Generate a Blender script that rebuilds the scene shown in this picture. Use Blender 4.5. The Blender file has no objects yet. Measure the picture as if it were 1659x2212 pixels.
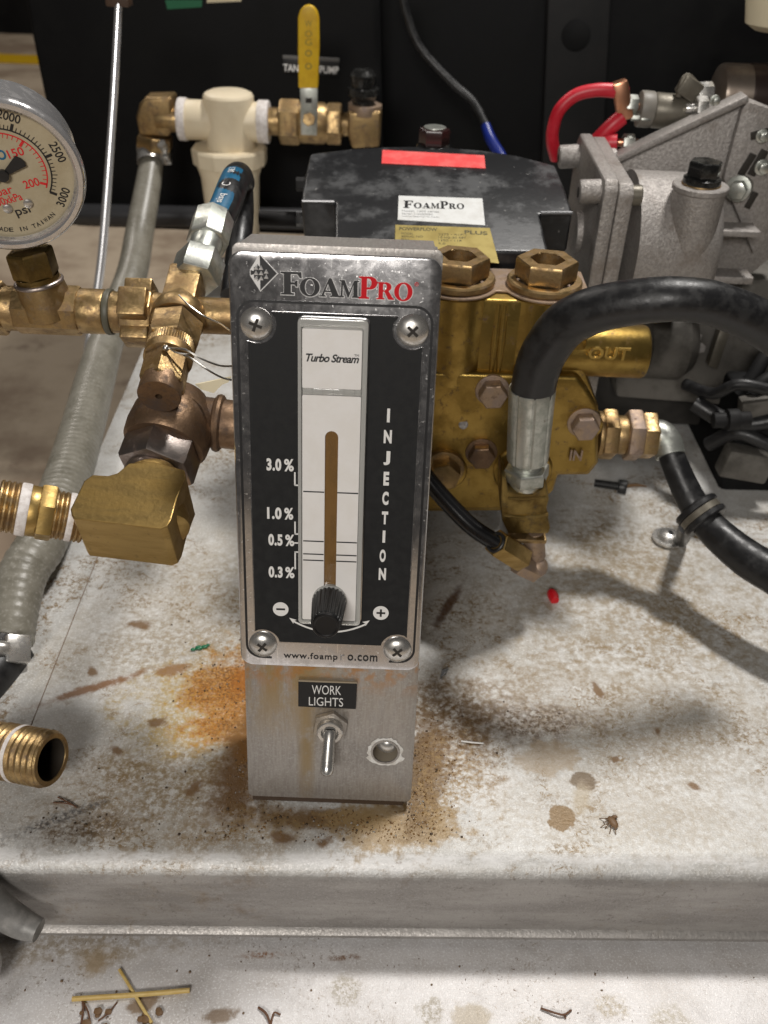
import bpy, bmesh, math, random
from mathutils import Vector as V, Matrix

K = 0.001                       # everything below is written in millimetres
rnd = random.Random(7)
SC = bpy.context.scene
COL = SC.collection
PI = math.pi

# ------------------------------------------------------------------ camera, light, exposure
FPX, TILT, ROLL, CAM_H = 1950.0, math.radians(36.3), math.radians(2.2), 365.0   # FPX: focal length in 1/2212 of the picture height
cam_d = bpy.data.cameras.new('camera')
cam = bpy.data.objects.new('camera', cam_d)
COL.objects.link(cam)
cam_d.sensor_fit = 'VERTICAL'
cam_d.sensor_height = 36.0
cam_d.lens = 36.0 * FPX / 2212.0
cam_d.clip_start, cam_d.clip_end = 0.02, 60
cam.matrix_world = Matrix.Translation((0, 0, CAM_H*K)) @ Matrix.Rotation(PI/2 - TILT, 4, 'X') @ Matrix.Rotation(ROLL, 4, 'Z')
cam_d.dof.use_dof = True
cam_d.dof.focus_distance = 0.372
cam_d.dof.aperture_fstop = 15.0
SC.camera = cam

world = bpy.data.worlds.new('World')
SC.world = world
world.use_nodes = True
bg = world.node_tree.nodes['Background']
bg.inputs['Color'].default_value = (1.0, 0.94, 0.88, 1)
bg.inputs['Strength'].default_value = 0.02

def lamp(name, loc, aim, sx, sy, power, col):
    d = bpy.data.lights.new(name, 'AREA')
    d.shape = 'RECTANGLE'
    d.size, d.size_y, d.energy, d.color = sx, sy, power, col
    o = bpy.data.objects.new(name, d)
    COL.objects.link(o)
    o.location = loc
    o.rotation_euler = (V(aim) - V(loc)).to_track_quat('-Z', 'Y').to_euler()
    return o
lamp('area_lamp', (0.50, 0.98, 1.85), (0.0, 0.38, 0), 0.28, 0.14, 31, (1.0, 0.965, 0.92))  # overhead ceiling lamp, behind and to the right
lamp('area_lamp', (-0.25, -1.08, 0.99), (0.0, 0.33, 0.05), 0.55, 0.3, 16.5, (1.0, 0.955, 0.90))  # soft low fill from the front, added to light the panel
lamp('area_lamp', (-1.6, 2.6, 2.4), (-1.2, 2.6, -.3), 1.2, 0.3, 24, (1.0, 0.93, 0.86))  # added above the far floor to brighten it

SC.view_settings.view_transform = 'Standard'
SC.view_settings.look = 'None'
SC.view_settings.exposure = 0.0
SC.view_settings.gamma = 1.0
SC.render.engine = 'CYCLES'
SC.cycles.max_bounces = 8

# ------------------------------------------------------------------ place helpers (mm)
LEAN, PAN_H = math.radians(13.0), 297.0     # the panel leans back 13 degrees; in its own upright frame the eye is 297 mm up
def ray(px, py, tilt=TILT):
    x, y = (px - 829.5)/FPX, -(py - 1106)/FPX
    c, s = math.cos(ROLL), math.sin(ROLL)
    x, y = x*c - y*s, x*s + y*c
    return V((x, math.cos(tilt) + y*math.sin(tilt), -math.sin(tilt) + y*math.cos(tilt)))
def W(px, py, Y):                # sight line met with the upright plane y = Y
    r = ray(px, py)
    return V((0, 0, CAM_H)) + r*(Y/r.y)
def P(px, py, Y):                # sight line met with a plane that leans back like the panel
    r = ray(px, py, TILT - LEAN)
    return V((0, 0, CAM_H)) + ray(px, py)*(Y/r.y)
def Rv(v): return Matrix.Rotation(-LEAN, 3, 'X') @ V(v)
def G(px, py, z=0.0):
    r = ray(px, py)
    return V((0, 0, CAM_H)) + r*((z - CAM_H)/r.z)
def moved(x, y, z_old, z_new):   # a spot on a floor, from panel-frame to deck coordinates
    v = Rv(V((x, y, z_old - PAN_H)))
    return V((0, 0, CAM_H)) + v*((z_new - CAM_H)/v.z)
def onplane(px, py, o, n):
    r = ray(px, py); c = V((0, 0, CAM_H))
    return c + r*((V(o) - c).dot(n)/r.dot(n))
def mpp(p):                      # mm that one unit of FPX covers at point p
    p = V(p) - V((0, 0, CAM_H))
    return (p.y*math.cos(TILT) - p.z*math.sin(TILT))/FPX

# ------------------------------------------------------------------ materials
def new_mat(name):
    m = bpy.data.materials.new(name)
    m.use_nodes = True
    nt = m.node_tree
    return m, nt, nt.nodes['Principled BSDF']
class N:
    def __init__(s, nt): s.nt = nt; s.tc = nt.nodes.new('ShaderNodeTexCoord')
    def n(s, t, **kw):
        x = s.nt.nodes.new(t)
        for k, v in kw.items(): setattr(x, k, v)
        return x
    def l(s, a, b): s.nt.links.new(a, b)
    def noise(s, scale, detail=4, rough=.6, vec=None, dist=0):
        x = s.n('ShaderNodeTexNoise')
        x.inputs['Scale'].default_value = scale; x.inputs['Detail'].default_value = detail
        x.inputs['Roughness'].default_value = rough; x.inputs['Distortion'].default_value = dist
        s.l(vec or s.tc.outputs['Object'], x.inputs['Vector'])
        return x.outputs['Fac']
    def ramp(s, fac, lo, hi, a=0.0, b=1.0):
        x = s.n('ShaderNodeMapRange')
        x.interpolation_type = 'SMOOTHSTEP'
        x.inputs['From Min'].default_value = lo; x.inputs['From Max'].default_value = hi
        x.inputs['To Min'].default_value = a; x.inputs['To Max'].default_value = b
        s.l(fac, x.inputs['Value'])
        return x.outputs['Result']
    def mix(s, fac, a, b):
        x = s.n('ShaderNodeMix', data_type='RGBA')
        for v, i in ((a, 6), (b, 7)):
            if isinstance(v, tuple): x.inputs[i].default_value = (*v, 1)
            else: s.l(v, x.inputs[i])
        if isinstance(fac, (int, float)): x.inputs[0].default_value = fac
        else: s.l(fac, x.inputs[0])
        return x.outputs[2]
    def math(s, op, a, b=None):
        x = s.n('ShaderNodeMath', operation=op)
        for i, v in enumerate((a, b)):
            if v is None: continue
            if isinstance(v, (int, float)): x.inputs[i].default_value = v
            else: s.l(v, x.inputs[i])
        return x.outputs[0]
    def bump(s, h, strength, dist):
        x = s.n('ShaderNodeBump')
        x.inputs['Strength'].default_value = strength; x.inputs['Distance'].default_value = dist
        s.l(h, x.inputs['Height'])
        return x.outputs['Normal']
    def mapping(s, scale=(1, 1, 1), rot=(0, 0, 0), loc=(0, 0, 0)):
        x = s.n('ShaderNodeMapping')
        x.inputs['Scale'].default_value = scale; x.inputs['Rotation'].default_value = rot; x.inputs['Location'].default_value = loc
        s.l(s.tc.outputs['Object'], x.inputs['Vector'])
        return x.outputs[0]

def mat(name, col, rough=.5, metal=0., col2=None, scale=60, lo=.4, hi=.65, r2=None, bump=0, bscale=900, bdist=.0003,
        grime=None, gscale=150, glo=.58, ghi=.72, gr=.7, spec=.5, trans=0, coat=0, sss=0, stretch=None):
    m, nt, b = new_mat(name)
    g = N(nt)
    b.inputs['Roughness'].default_value = rough
    b.inputs['Metallic'].default_value = metal
    b.inputs['Base Color'].default_value = (*col, 1)
    b.inputs['Specular IOR Level'].default_value = spec
    b.inputs['Transmission Weight'].default_value = trans
    b.inputs['Coat Weight'].default_value = coat
    c, r = None, None
    vec = g.mapping(stretch) if stretch else None
    if col2:
        f = g.ramp(g.noise(scale, 6, .65, vec), lo, hi)
        c = g.mix(f, col, col2)
        if r2 is not None: r = g.ramp(f, 0, 1, rough, r2)
    if grime:
        f2 = g.ramp(g.noise(gscale, 8, .7), glo, ghi)
        c = g.mix(f2, c if c is not None else col, grime)
        x = g.n('ShaderNodeMix', data_type='FLOAT')
        g.l(f2, x.inputs[0])
        if r is not None: g.l(r, x.inputs[2])
        else: x.inputs[2].default_value = rough
        x.inputs[3].default_value = gr
        r = x.outputs[0]
        if metal:
            g.l(g.ramp(f2, 0, 1, metal, metal*.35), b.inputs['Metallic'])
    if c is not None: g.l(c, b.inputs['Base Color'])
    if r is not None: g.l(r, b.inputs['Roughness'])
    if bump: g.l(g.bump(g.noise(bscale, 4, .6), bump, bdist), b.inputs['Normal'])
    return m

M = {}
M['brass'] = mat('dull brass', (.45, .315, .15), .38, .95, (.31, .205, .10), 110, r2=.52, bump=.45, bscale=520, bdist=.0004, grime=(.15, .10, .06), gscale=190, glo=.47, ghi=.72, gr=.62)
M['brass_head'] = mat('oily cast brass', (.40, .27, .075), .31, .95, (.30, .195, .05), 60, r2=.42, bump=.28, bscale=500, bdist=.0004, grime=(.12, .07, .035), gscale=170, glo=.54, ghi=.70, gr=.5)
M['brass_bright'] = mat('scratched bright brass', (.47, .325, .125), .38, .95, (.34, .225, .075), 90, lo=.35, hi=.7, r2=.5, bump=.35, bscale=500, grime=(.13, .08, .03), gscale=230, glo=.58, ghi=.76, gr=.55, stretch=(.35, 1.6, 1.6))
M['brass_pink'] = mat('oxidised pinkish brass', (.40, .29, .20), .5, .7, (.33, .255, .215), 120, r2=.62, bump=.4, bscale=700, grime=(.15, .09, .05), gscale=220, glo=.52)
M['bronze'] = mat('brown bronze', (.24, .155, .095), .44, .8, (.15, .095, .06), 70, r2=.58, bump=.5, bscale=400, bdist=.0005, grime=(.075, .05, .038), gscale=150, glo=.46, ghi=.70)
M['brass_dark'] = mat('dark oily brass', (.27, .19, .065), .34, .95, (.14, .09, .03), 80, r2=.5, bump=.4, bscale=400, grime=(.07, .045, .02), gscale=180, glo=.52)
M['pewter'] = mat('grey plated brass', (.40, .355, .33), .36, .95, (.28, .225, .20), 90, r2=.5, bump=.25, bscale=600, grime=(.16, .12, .10), gscale=240, glo=.56)
M['zinc'] = mat('zinc plated steel', (.56, .57, .53), .32, .85, (.40, .42, .38), 140, r2=.46, bump=.2, bscale=700, grime=(.25, .23, .18), gscale=260, glo=.56, ghi=.76)
M['steel'] = mat('polished steel', (.64, .625, .60), .24, .78, (.50, .48, .45), 220, r2=.36, grime=(.30, .26, .21), gscale=320, glo=.60, ghi=.8, gr=.5)
M['chrome'] = mat('scuffed chrome', (.66, .65, .66), .16, .75, (.56, .55, .55), 150, r2=.32)
M['rod'] = mat('chromed rod', (.8, .8, .82), .26, .72)
M['rubber'] = mat('black rubber', (.011, .011, .012), .36, 0, (.02, .02, .0205), 160, r2=.5, bump=.35, bscale=420, grime=(.06, .059, .057), gscale=70, glo=.62, ghi=.85)
M['black_plastic'] = mat('black plastic', (.012, .012, .013), .38, 0, (.03, .03, .03), 300, r2=.5)
M['tube'] = mat('glossy black tube', (.010, .010, .011), .18)
M['black_gloss'] = mat('glossy black enamel', (.012, .012, .012), .15, 0, (.03, .03, .028), 160, r2=.3)
M['black_paint'] = mat('dusty black paint', (.013, .0135, .015), .34, 0, (.06, .062, .065), 46, lo=.44, hi=.70, r2=.55, bump=.25, bscale=300, grime=(.26, .255, .245), gscale=210, glo=.64, ghi=.71)
M['tank'] = mat('black polyethylene', (.006, .006, .0065), .6, 0, (.010, .010, .010), 14, r2=.75, grime=(.04, .04, .04), gscale=60, glo=.75, ghi=.87, spec=.12)
M['tank_grey'] = mat('dark grey post', (.014, .014, .0145), .6, 0, (.018, .017, .017), 20, spec=.2)
M['cream'] = mat('cream nylon', (.78, .68, .50), .4, 0, (.72, .61, .43), 30, r2=.5, bump=.08, bscale=200)
M['cast'] = mat('cast aluminium', (.39, .365, .345), .48, .55, (.29, .27, .255), 520, lo=.36, hi=.64, r2=.58, bump=1.0, bscale=700, bdist=.0006, grime=(.19, .16, .135), gscale=34, glo=.50, ghi=.74, gr=.55)
M['cast_dark'] = mat('dark olive housing', (.17, .155, .125), .42, .5, (.13, .115, .09), 90, r2=.55, bump=.2)
M['white'] = mat('white card', (.80, .78, .76), .45, 0, (.77, .745, .715), 90, grime=(.52, .40, .26), gscale=420, glo=.72, ghi=.82)
M['white_print'] = mat('white print', (.78, .77, .75), .5)
M['black_print'] = mat('black print', (.012, .012, .013), .4)
M['red_print'] = mat('red enamel', (.62, .012, .02), .25, coat=.4)
M['blue'] = mat('blue band', (.006, .10, .20), .4, 0, (.010, .13, .25), 200)
M['blue_wire'] = mat('blue connector', (.010, .025, .22), .35)
M['red_cable'] = mat('red cable', (.55, .012, .028), .42, 0, (.62, .03, .05), 60)
M['copper'] = mat('copper lug', (.72, .36, .22), .35, 1)
M['yellow'] = mat('yellow vinyl', (.74, .47, .015), .42, 0, (.66, .39, .012), 110, grime=(.35, .22, .03), gscale=240, glo=.66, ghi=.8)
M['yellow_print'] = mat('grey print on yellow', (.30, .23, .04), .6)
M['red_sticker'] = mat('red sticker', (.84, .075, .075), .45, 0, (.86, .15, .14), 90, grime=(.5, .11, .09), gscale=170, glo=.68)
M['white_sticker'] = mat('white sticker', (.74, .75, .74), .5, 0, (.66, .66, .64), 130)
M['gold_sticker'] = mat('gold sticker', (.50, .40, .14), .4, .4, (.40, .31, .10), 80)
M['gold_print'] = mat('olive print', (.10, .085, .03), .6)
M['tape'] = mat('white thread tape', (.76, .72, .70), .55, 0, (.58, .53, .50), 420, bump=.4, bscale=900)
M['paper'] = mat('cream paper tag', (.74, .66, .47), .8)
M['straw'] = mat('dry straw', (.56, .38, .11), .5, 0, (.66, .50, .20), 500, stretch=(.2, 1, 1))
M['twig'] = mat('brown stem', (.13, .06, .03), .7)
M['bug'] = mat('dry brown fleck', (.16, .09, .04), .55)
M['liquid'] = mat('amber liquid', (.20, .112, .04), .2, 0, (.155, .085, .028), 220, r2=.3, coat=.6, stretch=(1, 1, .3))
M['clear'] = mat('clear acrylic', (.92, .93, .92), .06, 0, trans=1.0)
M['frost'] = mat('clear plastic edge', (.70, .70, .67), .1, 0, trans=.45, coat=.8)
M['label_black'] = mat('matt black label', (.0095, .010, .011), .55, 0, (.015, .0155, .016), 260, r2=.66, bump=.1, bscale=1500, grime=(.055, .053, .05), gscale=330, glo=.66, ghi=.9, spec=.28)
M['plate'] = mat('black engraved plate', (.006, .006, .007), .45)
M['green'] = mat('green plastic', (.02, .15, .07), .35)
M['red_bit'] = mat('red plastic', (.60, .012, .02), .3)
M['foil'] = mat('silver foil flake', (.85, .86, .88), .2, .9)
M['wire'] = mat('thin steel wire', (.62, .60, .56), .3, 1)
M['dark_hole'] = mat('dark bore', (.02, .016, .012), .7)
M['dial'] = mat('yellowed dial', (.44, .375, .255), .5, 0, (.39, .32, .205), 40, grime=(.27, .20, .11), gscale=300, glo=.70, ghi=.85)
M['glass'] = mat('gauge glass', (1, 1, 1), .03, 0, trans=1.0)
M['grey_sheet'] = mat('scuffed silver sheathing', (.56, .55, .54), .45, .2, (.74, .73, .71), 260, r2=.55, bump=.7, bscale=240, bdist=.001)
M['white_chip'] = mat('bare scraped alloy', (.80, .79, .76), .6, .1, (.62, .59, .54), 300, bump=1, bscale=900, bdist=.0006)
M['hosebraid'] = None

def hose_mat():
    m, nt, b = new_mat('cloudy clear hose')
    g = N(nt)
    f = g.ramp(g.noise(60, 6, .6), .35, .7)
    c = g.mix(f, (.25, .235, .195), (.17, .158, .125))
    f2 = g.ramp(g.noise(520, 3, .6), .5, .75)
    c = g.mix(f2, c, (.34, .325, .285))
    g.l(c, b.inputs['Base Color'])
    b.inputs['Roughness'].default_value = .38
    b.inputs['Transmission Weight'].default_value = .12
    g.l(g.bump(g.noise(420, 3, .5), .25, .0006), b.inputs['Normal'])
    return m
M['hose'] = hose_mat()

def stainless_mat(name):          # brushed bracket with rust coloured runs below the face plate
    m, nt, b = new_mat(name)
    g = N(nt)
    fine = g.noise(90, 5, .6, g.mapping((14, 1, 1.2)))
    c = g.mix(g.ramp(fine, .3, .7), (.40, .375, .35), (.32, .295, .275))
    grain = g.noise(1100, 3, .6)
    c = g.mix(g.ramp(grain, .45, .75), c, (.47, .45, .425))
    sep = g.n('ShaderNodeSeparateXYZ'); g.l(g.tc.outputs['Object'], sep.inputs[0])
    low = g.ramp(sep.outputs['Z'], .09, .11, 1, 0)
    blot = g.noise(120, 6, .7)
    run = g.math('MULTIPLY', g.ramp(g.math('ABSOLUTE', g.math('ADD', sep.outputs['X'], .0105)), .0006, .0055, 1, 0), g.ramp(blot, .30, .55))
    c = g.mix(g.math('MULTIPLY', g.math('MULTIPLY', run, low), g.ramp(sep.outputs['Z'], .0, .03, .3, .85)), c, (.33, .24, .12))
    wide = g.math('MULTIPLY', g.ramp(g.math('ABSOLUTE', g.math('ADD', sep.outputs['X'], .020)), .004, .034, 1, .15), g.ramp(sep.outputs['Z'], .025, .078, 0, 1))
    c = g.mix(g.math('MULTIPLY', g.math('MULTIPLY', wide, low), g.ramp(g.noise(60, 6, .7, g.mapping((2.2, 1, .7))), .36, .60)), c, (.36, .255, .12))
    hot = g.math('MULTIPLY', g.ramp(g.noise(150, 5, .6), .44, .60), g.math('MULTIPLY', g.ramp(sep.outputs['Z'], .060, .080, 0, 1), low))
    c = g.mix(g.math('MULTIPLY', hot, .85), c, (.44, .21, .06))
    g.l(c, b.inputs['Base Color'])
    b.inputs['Metallic'].default_value = .62
    g.l(g.ramp(grain, .3, .7, .38, .55), b.inputs['Roughness'])
    g.l(g.bump(grain, .35, .0003), b.inputs['Normal'])
    return m
M['bracket'] = stainless_mat('worn stainless bracket')

def faceplate_mat():
    m, nt, b = new_mat('pitted chrome plate')
    g = N(nt)
    f = g.ramp(g.noise(120, 8, .72, dist=.5), .38, .66)
    c = g.mix(f, (.58, .57, .58), (.47, .46, .46))
    sp = g.ramp(g.noise(700, 4, .7), .57, .70)
    c = g.mix(sp, c, (.66, .65, .64))
    sc = g.ramp(g.noise(45, 3, .5, g.mapping((26, 1, 1.4), rot=(0, .45, 0))), .66, .72)
    c = g.mix(sc, c, (.78, .77, .76))
    g.l(c, b.inputs['Base Color'])
    haze = g.math('MAXIMUM', g.math('ADD', g.math('MULTIPLY', f, .18), .24), g.math('MULTIPLY', sp, .7))
    g.l(g.ramp(haze, 0, 1, 1.0, .60), b.inputs['Metallic'])
    g.l(g.ramp(haze, 0, 1, .08, .38), b.inputs['Roughness'])
    return m
M['face'] = faceplate_mat()

def deck_mat(name, stains, face=False, base=(.60, .597, .583), tint=(.47, .458, .43), mott=(.20, .135, .065), mlo=.48, mhi=.57):
    """worn aluminium: grain, specks, mottled grime, and stains with a place and a shape of their own."""
    m, nt, b = new_mat(name)
    g = N(nt)
    obj = g.tc.outputs['Object']
    c = g.mix(g.ramp(g.noise(24, 7, .65), .38, .64), base, tint)
    grain = g.noise(1000, 3, .6)
    c = g.mix(g.ramp(grain, .50, .68, 0, .8), c, tuple(min(.86, v*1.32) for v in base))
    c = g.mix(g.ramp(g.noise(55, 7, .7, dist=.6), .50, .70, 0, .4), c, tuple(v*.74 for v in tint))
    region = g.ramp(g.noise(15, 6, .65, dist=.8), .44, .60, .10, 1)
    patch = g.ramp(g.noise(60, 6, .7, g.mapping((.7, 1.5, 1), rot=(0, 0, .5)), dist=1.0), .42, .58)
    fine = g.ramp(g.noise(360, 8, .78, dist=.5), mlo, mhi)
    c = g.mix(g.math('MULTIPLY', g.math('MULTIPLY', fine, patch), region), c, mott)
    fine2 = g.ramp(g.noise(190, 8, .8, dist=1.0), mlo + .04, mhi + .03)
    c = g.mix(g.math('MULTIPLY', fine2, region), c, tuple(v*1.2 for v in mott))
    c = g.mix(g.math('MULTIPLY', g.ramp(g.noise(620, 5, .7), .60, .68), region), c, (.13, .08, .045))
    c = g.mix(g.ramp(g.noise(120, 4, .6, dist=.6), .705, .735, 0, .85), c, (.15, .085, .045))
    scr = g.ramp(g.noise(30, 3, .5, g.mapping((2, 42, 1), rot=(0, 0, .2))), .67, .71, 0, .7)
    c = g.mix(scr, c, (.70, .69, .68))
    scr2 = g.ramp(g.noise(26, 3, .5, g.mapping((46, 2.5, 1), rot=(0, 0, .5))), .69, .72, 0, .5)
    c = g.mix(scr2, c, (.66, .65, .64))
    rough = None; wet = None
    sep = g.n('ShaderNodeSeparateXYZ'); g.l(obj, sep.inputs[0])
    if face:      # the bent front: a lighter band on the bend, darker mottled grey on the drop
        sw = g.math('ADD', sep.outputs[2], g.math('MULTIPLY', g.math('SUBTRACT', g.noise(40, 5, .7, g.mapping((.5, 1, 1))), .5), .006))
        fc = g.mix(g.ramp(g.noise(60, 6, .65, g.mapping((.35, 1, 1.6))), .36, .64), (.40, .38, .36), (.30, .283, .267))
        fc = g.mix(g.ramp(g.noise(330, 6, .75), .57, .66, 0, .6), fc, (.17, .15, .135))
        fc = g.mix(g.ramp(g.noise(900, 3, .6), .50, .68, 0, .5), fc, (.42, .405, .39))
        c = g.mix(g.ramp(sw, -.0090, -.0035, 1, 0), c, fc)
        bend_band = g.math('MULTIPLY', g.ramp(sw, -.0060, -.0012, 0, 1), g.ramp(sep.outputs[2], -.0012, -.0001, 1, 0))
        c = g.mix(g.math('MULTIPLY', bend_band, g.ramp(g.noise(160, 6, .75, g.mapping((.25, 1, 1))), .36, .56)), c, (.74, .73, .72))
    flat = g.n('ShaderNodeCombineXYZ'); g.l(sep.outputs[0], flat.inputs[0]); g.l(sep.outputs[1], flat.inputs[1])
    wob = g.n('ShaderNodeTexNoise'); wob.inputs['Scale'].default_value = 55; wob.inputs['Detail'].default_value = 6; wob.inputs['Roughness'].default_value = .68
    g.l(obj, wob.inputs['Vector'])
    wob2 = g.noise(190, 5, .65)
    for (x, y, rx, ry, rot, edge, wn, brk, col, amt, isw) in stains:
        mp = g.n('ShaderNodeMapping', vector_type='TEXTURE')
        mp.inputs['Location'].default_value = (x*K, y*K, 0); mp.inputs['Rotation'].default_value = (0, 0, rot)
        mp.inputs['Scale'].default_value = (rx*K, ry*K, 1)
        g.l(flat.outputs[0], mp.inputs['Vector'])
        ln = g.n('ShaderNodeVectorMath', operation='LENGTH'); g.l(mp.outputs[0], ln.inputs[0])
        d = g.math('ADD', ln.outputs['Value'], g.math('MULTIPLY', g.math('SUBTRACT', wob.outputs['Fac'], .5), wn))
        d = g.math('ADD', d, g.math('MULTIPLY', g.math('SUBTRACT', wob2, .5), wn*.7))
        f = g.ramp(d, 1 - edge, 1 + edge*.3, 1, 0)
        if brk: f = g.math('MULTIPLY', f, g.ramp(g.noise(brk, 6, .7), .38, .60))
        f = g.math('MULTIPLY', f, amt)
        c = g.mix(f, c, col)
        if isw: wet = f if wet is None else g.math('MAXIMUM', wet, f)
    g.l(c, b.inputs['Base Color'])
    b.inputs['Metallic'].default_value = .14
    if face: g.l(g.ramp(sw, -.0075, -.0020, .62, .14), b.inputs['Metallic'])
    b.inputs['Specular IOR Level'].default_value = .35
    r = g.ramp(grain, .3, .7, .40, .58)
    if wet is not None:
        r = g.math('SUBTRACT', r, g.math('MULTIPLY', wet, .04))
    g.l(r, b.inputs['Roughness'])
    h = g.math('ADD', g.noise(380, 5, .7), g.math('MULTIPLY', grain, .6))
    g.l(g.bump(h, .4, .0005), b.inputs['Normal'])
    return m

# ------------------------------------------------------------------ scene object helpers
def tag(o, label=None, cat=None, group=None, kind=None):
    if label: o['label'] = label
    if cat: o['category'] = cat
    if group: o['group'] = group
    if kind: o['kind'] = kind
    return o
def thing(name, label, cat, loc=(0, 0, 0), group=None):
    o = bpy.data.objects.new(name, None)
    o.empty_display_size = .01
    COL.objects.link(o)
    o.location = V(loc)*K
    return tag(o, label, cat, group)
def origin(o):
    v = V((0, 0, 0))
    while o is not None:
        v += o.location; o = o.parent
    return v/K

def frame(axis):
    a = V(axis).normalized()
    u = a.orthogonal().normalized() if abs(a.z) > .95 else a.cross(V((0, 0, 1))).normalized()
    return a, u, a.cross(u).normalized()

class B:
    def __init__(s): s.bm = bmesh.new()
    def grid(s, rings, closed=True):
        bm = s.bm
        prev = None
        for R in rings:
            vs = [bm.verts.new(p) for p in R]
            if prev is not None:
                a, b = prev, vs
                n = max(len(a), len(b))
                for i in range(n if closed else n - 1):
                    j = (i + 1) % n
                    if len(a) == 1 and len(b) == 1: continue
                    if len(a) == 1: f = (a[0], b[i], b[j])
                    elif len(b) == 1: f = (a[i], b[0], a[j])
                    else: f = (a[i], b[i], b[j], a[j])
                    try: bm.faces.new(f)
                    except ValueError: pass
            prev = vs
        return s
    def lathe(s, p0, axis, prof, n=40, mod=None, rot=0.):
        a, u, w = frame(axis)
        p0 = V(p0)
        rings = []
        for t, r in prof:
            if r <= 1e-6: rings.append([p0 + a*t])
            else:
                rings.append([p0 + a*t + (u*math.cos(2*PI*i/n + rot) + w*math.sin(2*PI*i/n + rot))*r*(mod(i) if mod else 1) for i in range(n)])
        return s.grid(rings)
    def rod(s, p0, p1, r0, r1=None, n=36, ch=.4):
        p0, p1 = V(p0), V(p1); L = (p1 - p0).length
        r1 = r0 if r1 is None else r1
        ch = min(ch, L*.3, r0*.4, r1*.4)
        return s.lathe(p0, p1 - p0, [(0, 0), (0, r0 - ch), (ch*.3, r0 - ch*.3), (ch, r0), (L - ch, r1), (L - ch*.3, r1 - ch*.3), (L, r1 - ch), (L, 0)], n)
    def hexa(s, p0, p1, r, ch=.09, n=6, rot=0., hole=0):
        p0, p1 = V(p0), V(p1); L = (p1 - p0).length; e = min(L*.16, r*.12)
        pr = [(0, 0), (0, r*(1 - ch)), (e*.35, r*(1 - ch*.35)), (e, r), (L - e, r), (L - e*.35, r*(1 - ch*.35)), (L, r*(1 - ch))]
        if hole: pr += [(L, hole)]
        else: pr += [(L, 0)]
        s.lathe(p0, p1 - p0, pr, n, rot=rot)
        if hole: pass
        return s
    def thread(s, p0, p1, r, pitch=1.6, depth=.6, n=40, cap=True):
        p0, p1 = V(p0), V(p1); L = (p1 - p0).length
        k = max(2, int(L/pitch)); pt = L/k
        pr = [(0, 0), (0, r - depth)]
        for i in range(k):
            pr += [(pt*(i + .32), r), (pt*(i + .62), r), (pt*(i + .98), r - depth)]
        pr += [(L, r - depth), (L, 0)]
        return s.lathe(p0, p1 - p0, pr, n)
    def tube(s, pts, r, n=18, sub=8, cap=True):
        pts = [V(p) for p in pts]
        rad = r if isinstance(r, (list, tuple)) else [r]*len(pts)
        Q, R = [], []
        m = len(pts)
        for i in range(m - 1):
            p1, p2 = pts[i], pts[i + 1]
            p0 = pts[i - 1] if i else p1*2 - p2
            p3 = pts[i + 2] if i + 2 < m else p2*2 - p1
            for k in range(sub):
                t = k/sub
                Q.append(.5*((2*p1) + (p2 - p0)*t + (2*p0 - 5*p1 + 4*p2 - p3)*t*t + (3*p1 - p0 - 3*p2 + p3)*t**3))
                R.append(rad[i]*(1 - t) + rad[i + 1]*t)
        Q.append(pts[-1]); R.append(rad[-1])
        return s.sweep(Q, R, n, cap)
    def sweep(s, Q, R, n=18, cap=True):
        tan = [(Q[min(i + 1, len(Q) - 1)] - Q[max(i - 1, 0)]).normalized() for i in range(len(Q))]
        u = frame(tan[0])[1]
        rings = []
        for q, rr, t in zip(Q, R, tan):
            u = (u - t*u.dot(t)).normalized()
            w = t.cross(u)
            rings.append([q + (u*math.cos(2*PI*i/n) + w*math.sin(2*PI*i/n))*rr for i in range(n)])
        if cap: rings = [[Q[0]]] + rings + [[Q[-1]]]
        return s.grid(rings)
    def ring(s, c, axis, R, r, n=40, k=10, sx=1.0):
        a, u, w = frame(axis); c = V(c)
        rings = []
        for i in range(n + 1):
            d = u*math.cos(2*PI*i/n) + w*math.sin(2*PI*i/n)
            rings.append([c + d*(R + r*math.cos(2*PI*j/k)) + a*r*sx*math.sin(2*PI*j/k) for j in range(k)])
        s.grid(rings)
        bmesh.ops.remove_doubles(s.bm, verts=s.bm.verts, dist=1e-4)
        return s
    def ball(s, c, r, scale=(1, 1, 1), sub=2, rot=None):
        mt = Matrix.Translation(V(c)) @ (rot.to_4x4() if rot else Matrix()) @ Matrix.Diagonal((*scale, 1))
        bmesh.ops.create_icosphere(s.bm, subdivisions=sub, radius=r, matrix=mt)
        return s
    def box(s, c, sx, sy, sz, rot=None, bev=0., seg=2):
        mt = Matrix.Translation(V(c)) @ (rot.to_4x4() if rot else Matrix()) @ Matrix.Diagonal((sx, sy, sz, 1))
        r = bmesh.ops.create_cube(s.bm, size=1, matrix=mt)
        if bev:
            es = list({e for v in r['verts'] for e in v.link_edges})
            bmesh.ops.bevel(s.bm, geom=es, offset=bev, segments=seg, profile=.5, affect='EDGES')
        return s
    def prism(s, poly, depth, holes=(), bev=0., seg=2):
        """flat polygon (3-D points, one plane) pushed along depth; holes are loops in the same plane"""
        d = V(depth)
        t = bmesh.new()
        loops = [[V(p) for p in poly]] + [[V(p) for p in h] for h in holes]
        es = []
        for lp in loops:
            vs = [t.verts.new(p) for p in lp]
            es += [t.edges.new((vs[i], vs[(i + 1) % len(vs)])) for i in range(len(vs))]
        if len(loops) == 1: t.faces.new(t.verts)
        else: bmesh.ops.triangle_fill(t, use_beauty=True, use_dissolve=False, edges=es)
        base = list(t.faces)
        ext = bmesh.ops.extrude_face_region(t, geom=base, use_keep_orig=True)
        bmesh.ops.translate(t, verts=[g for g in ext['geom'] if isinstance(g, bmesh.types.BMVert)], vec=d)
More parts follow.
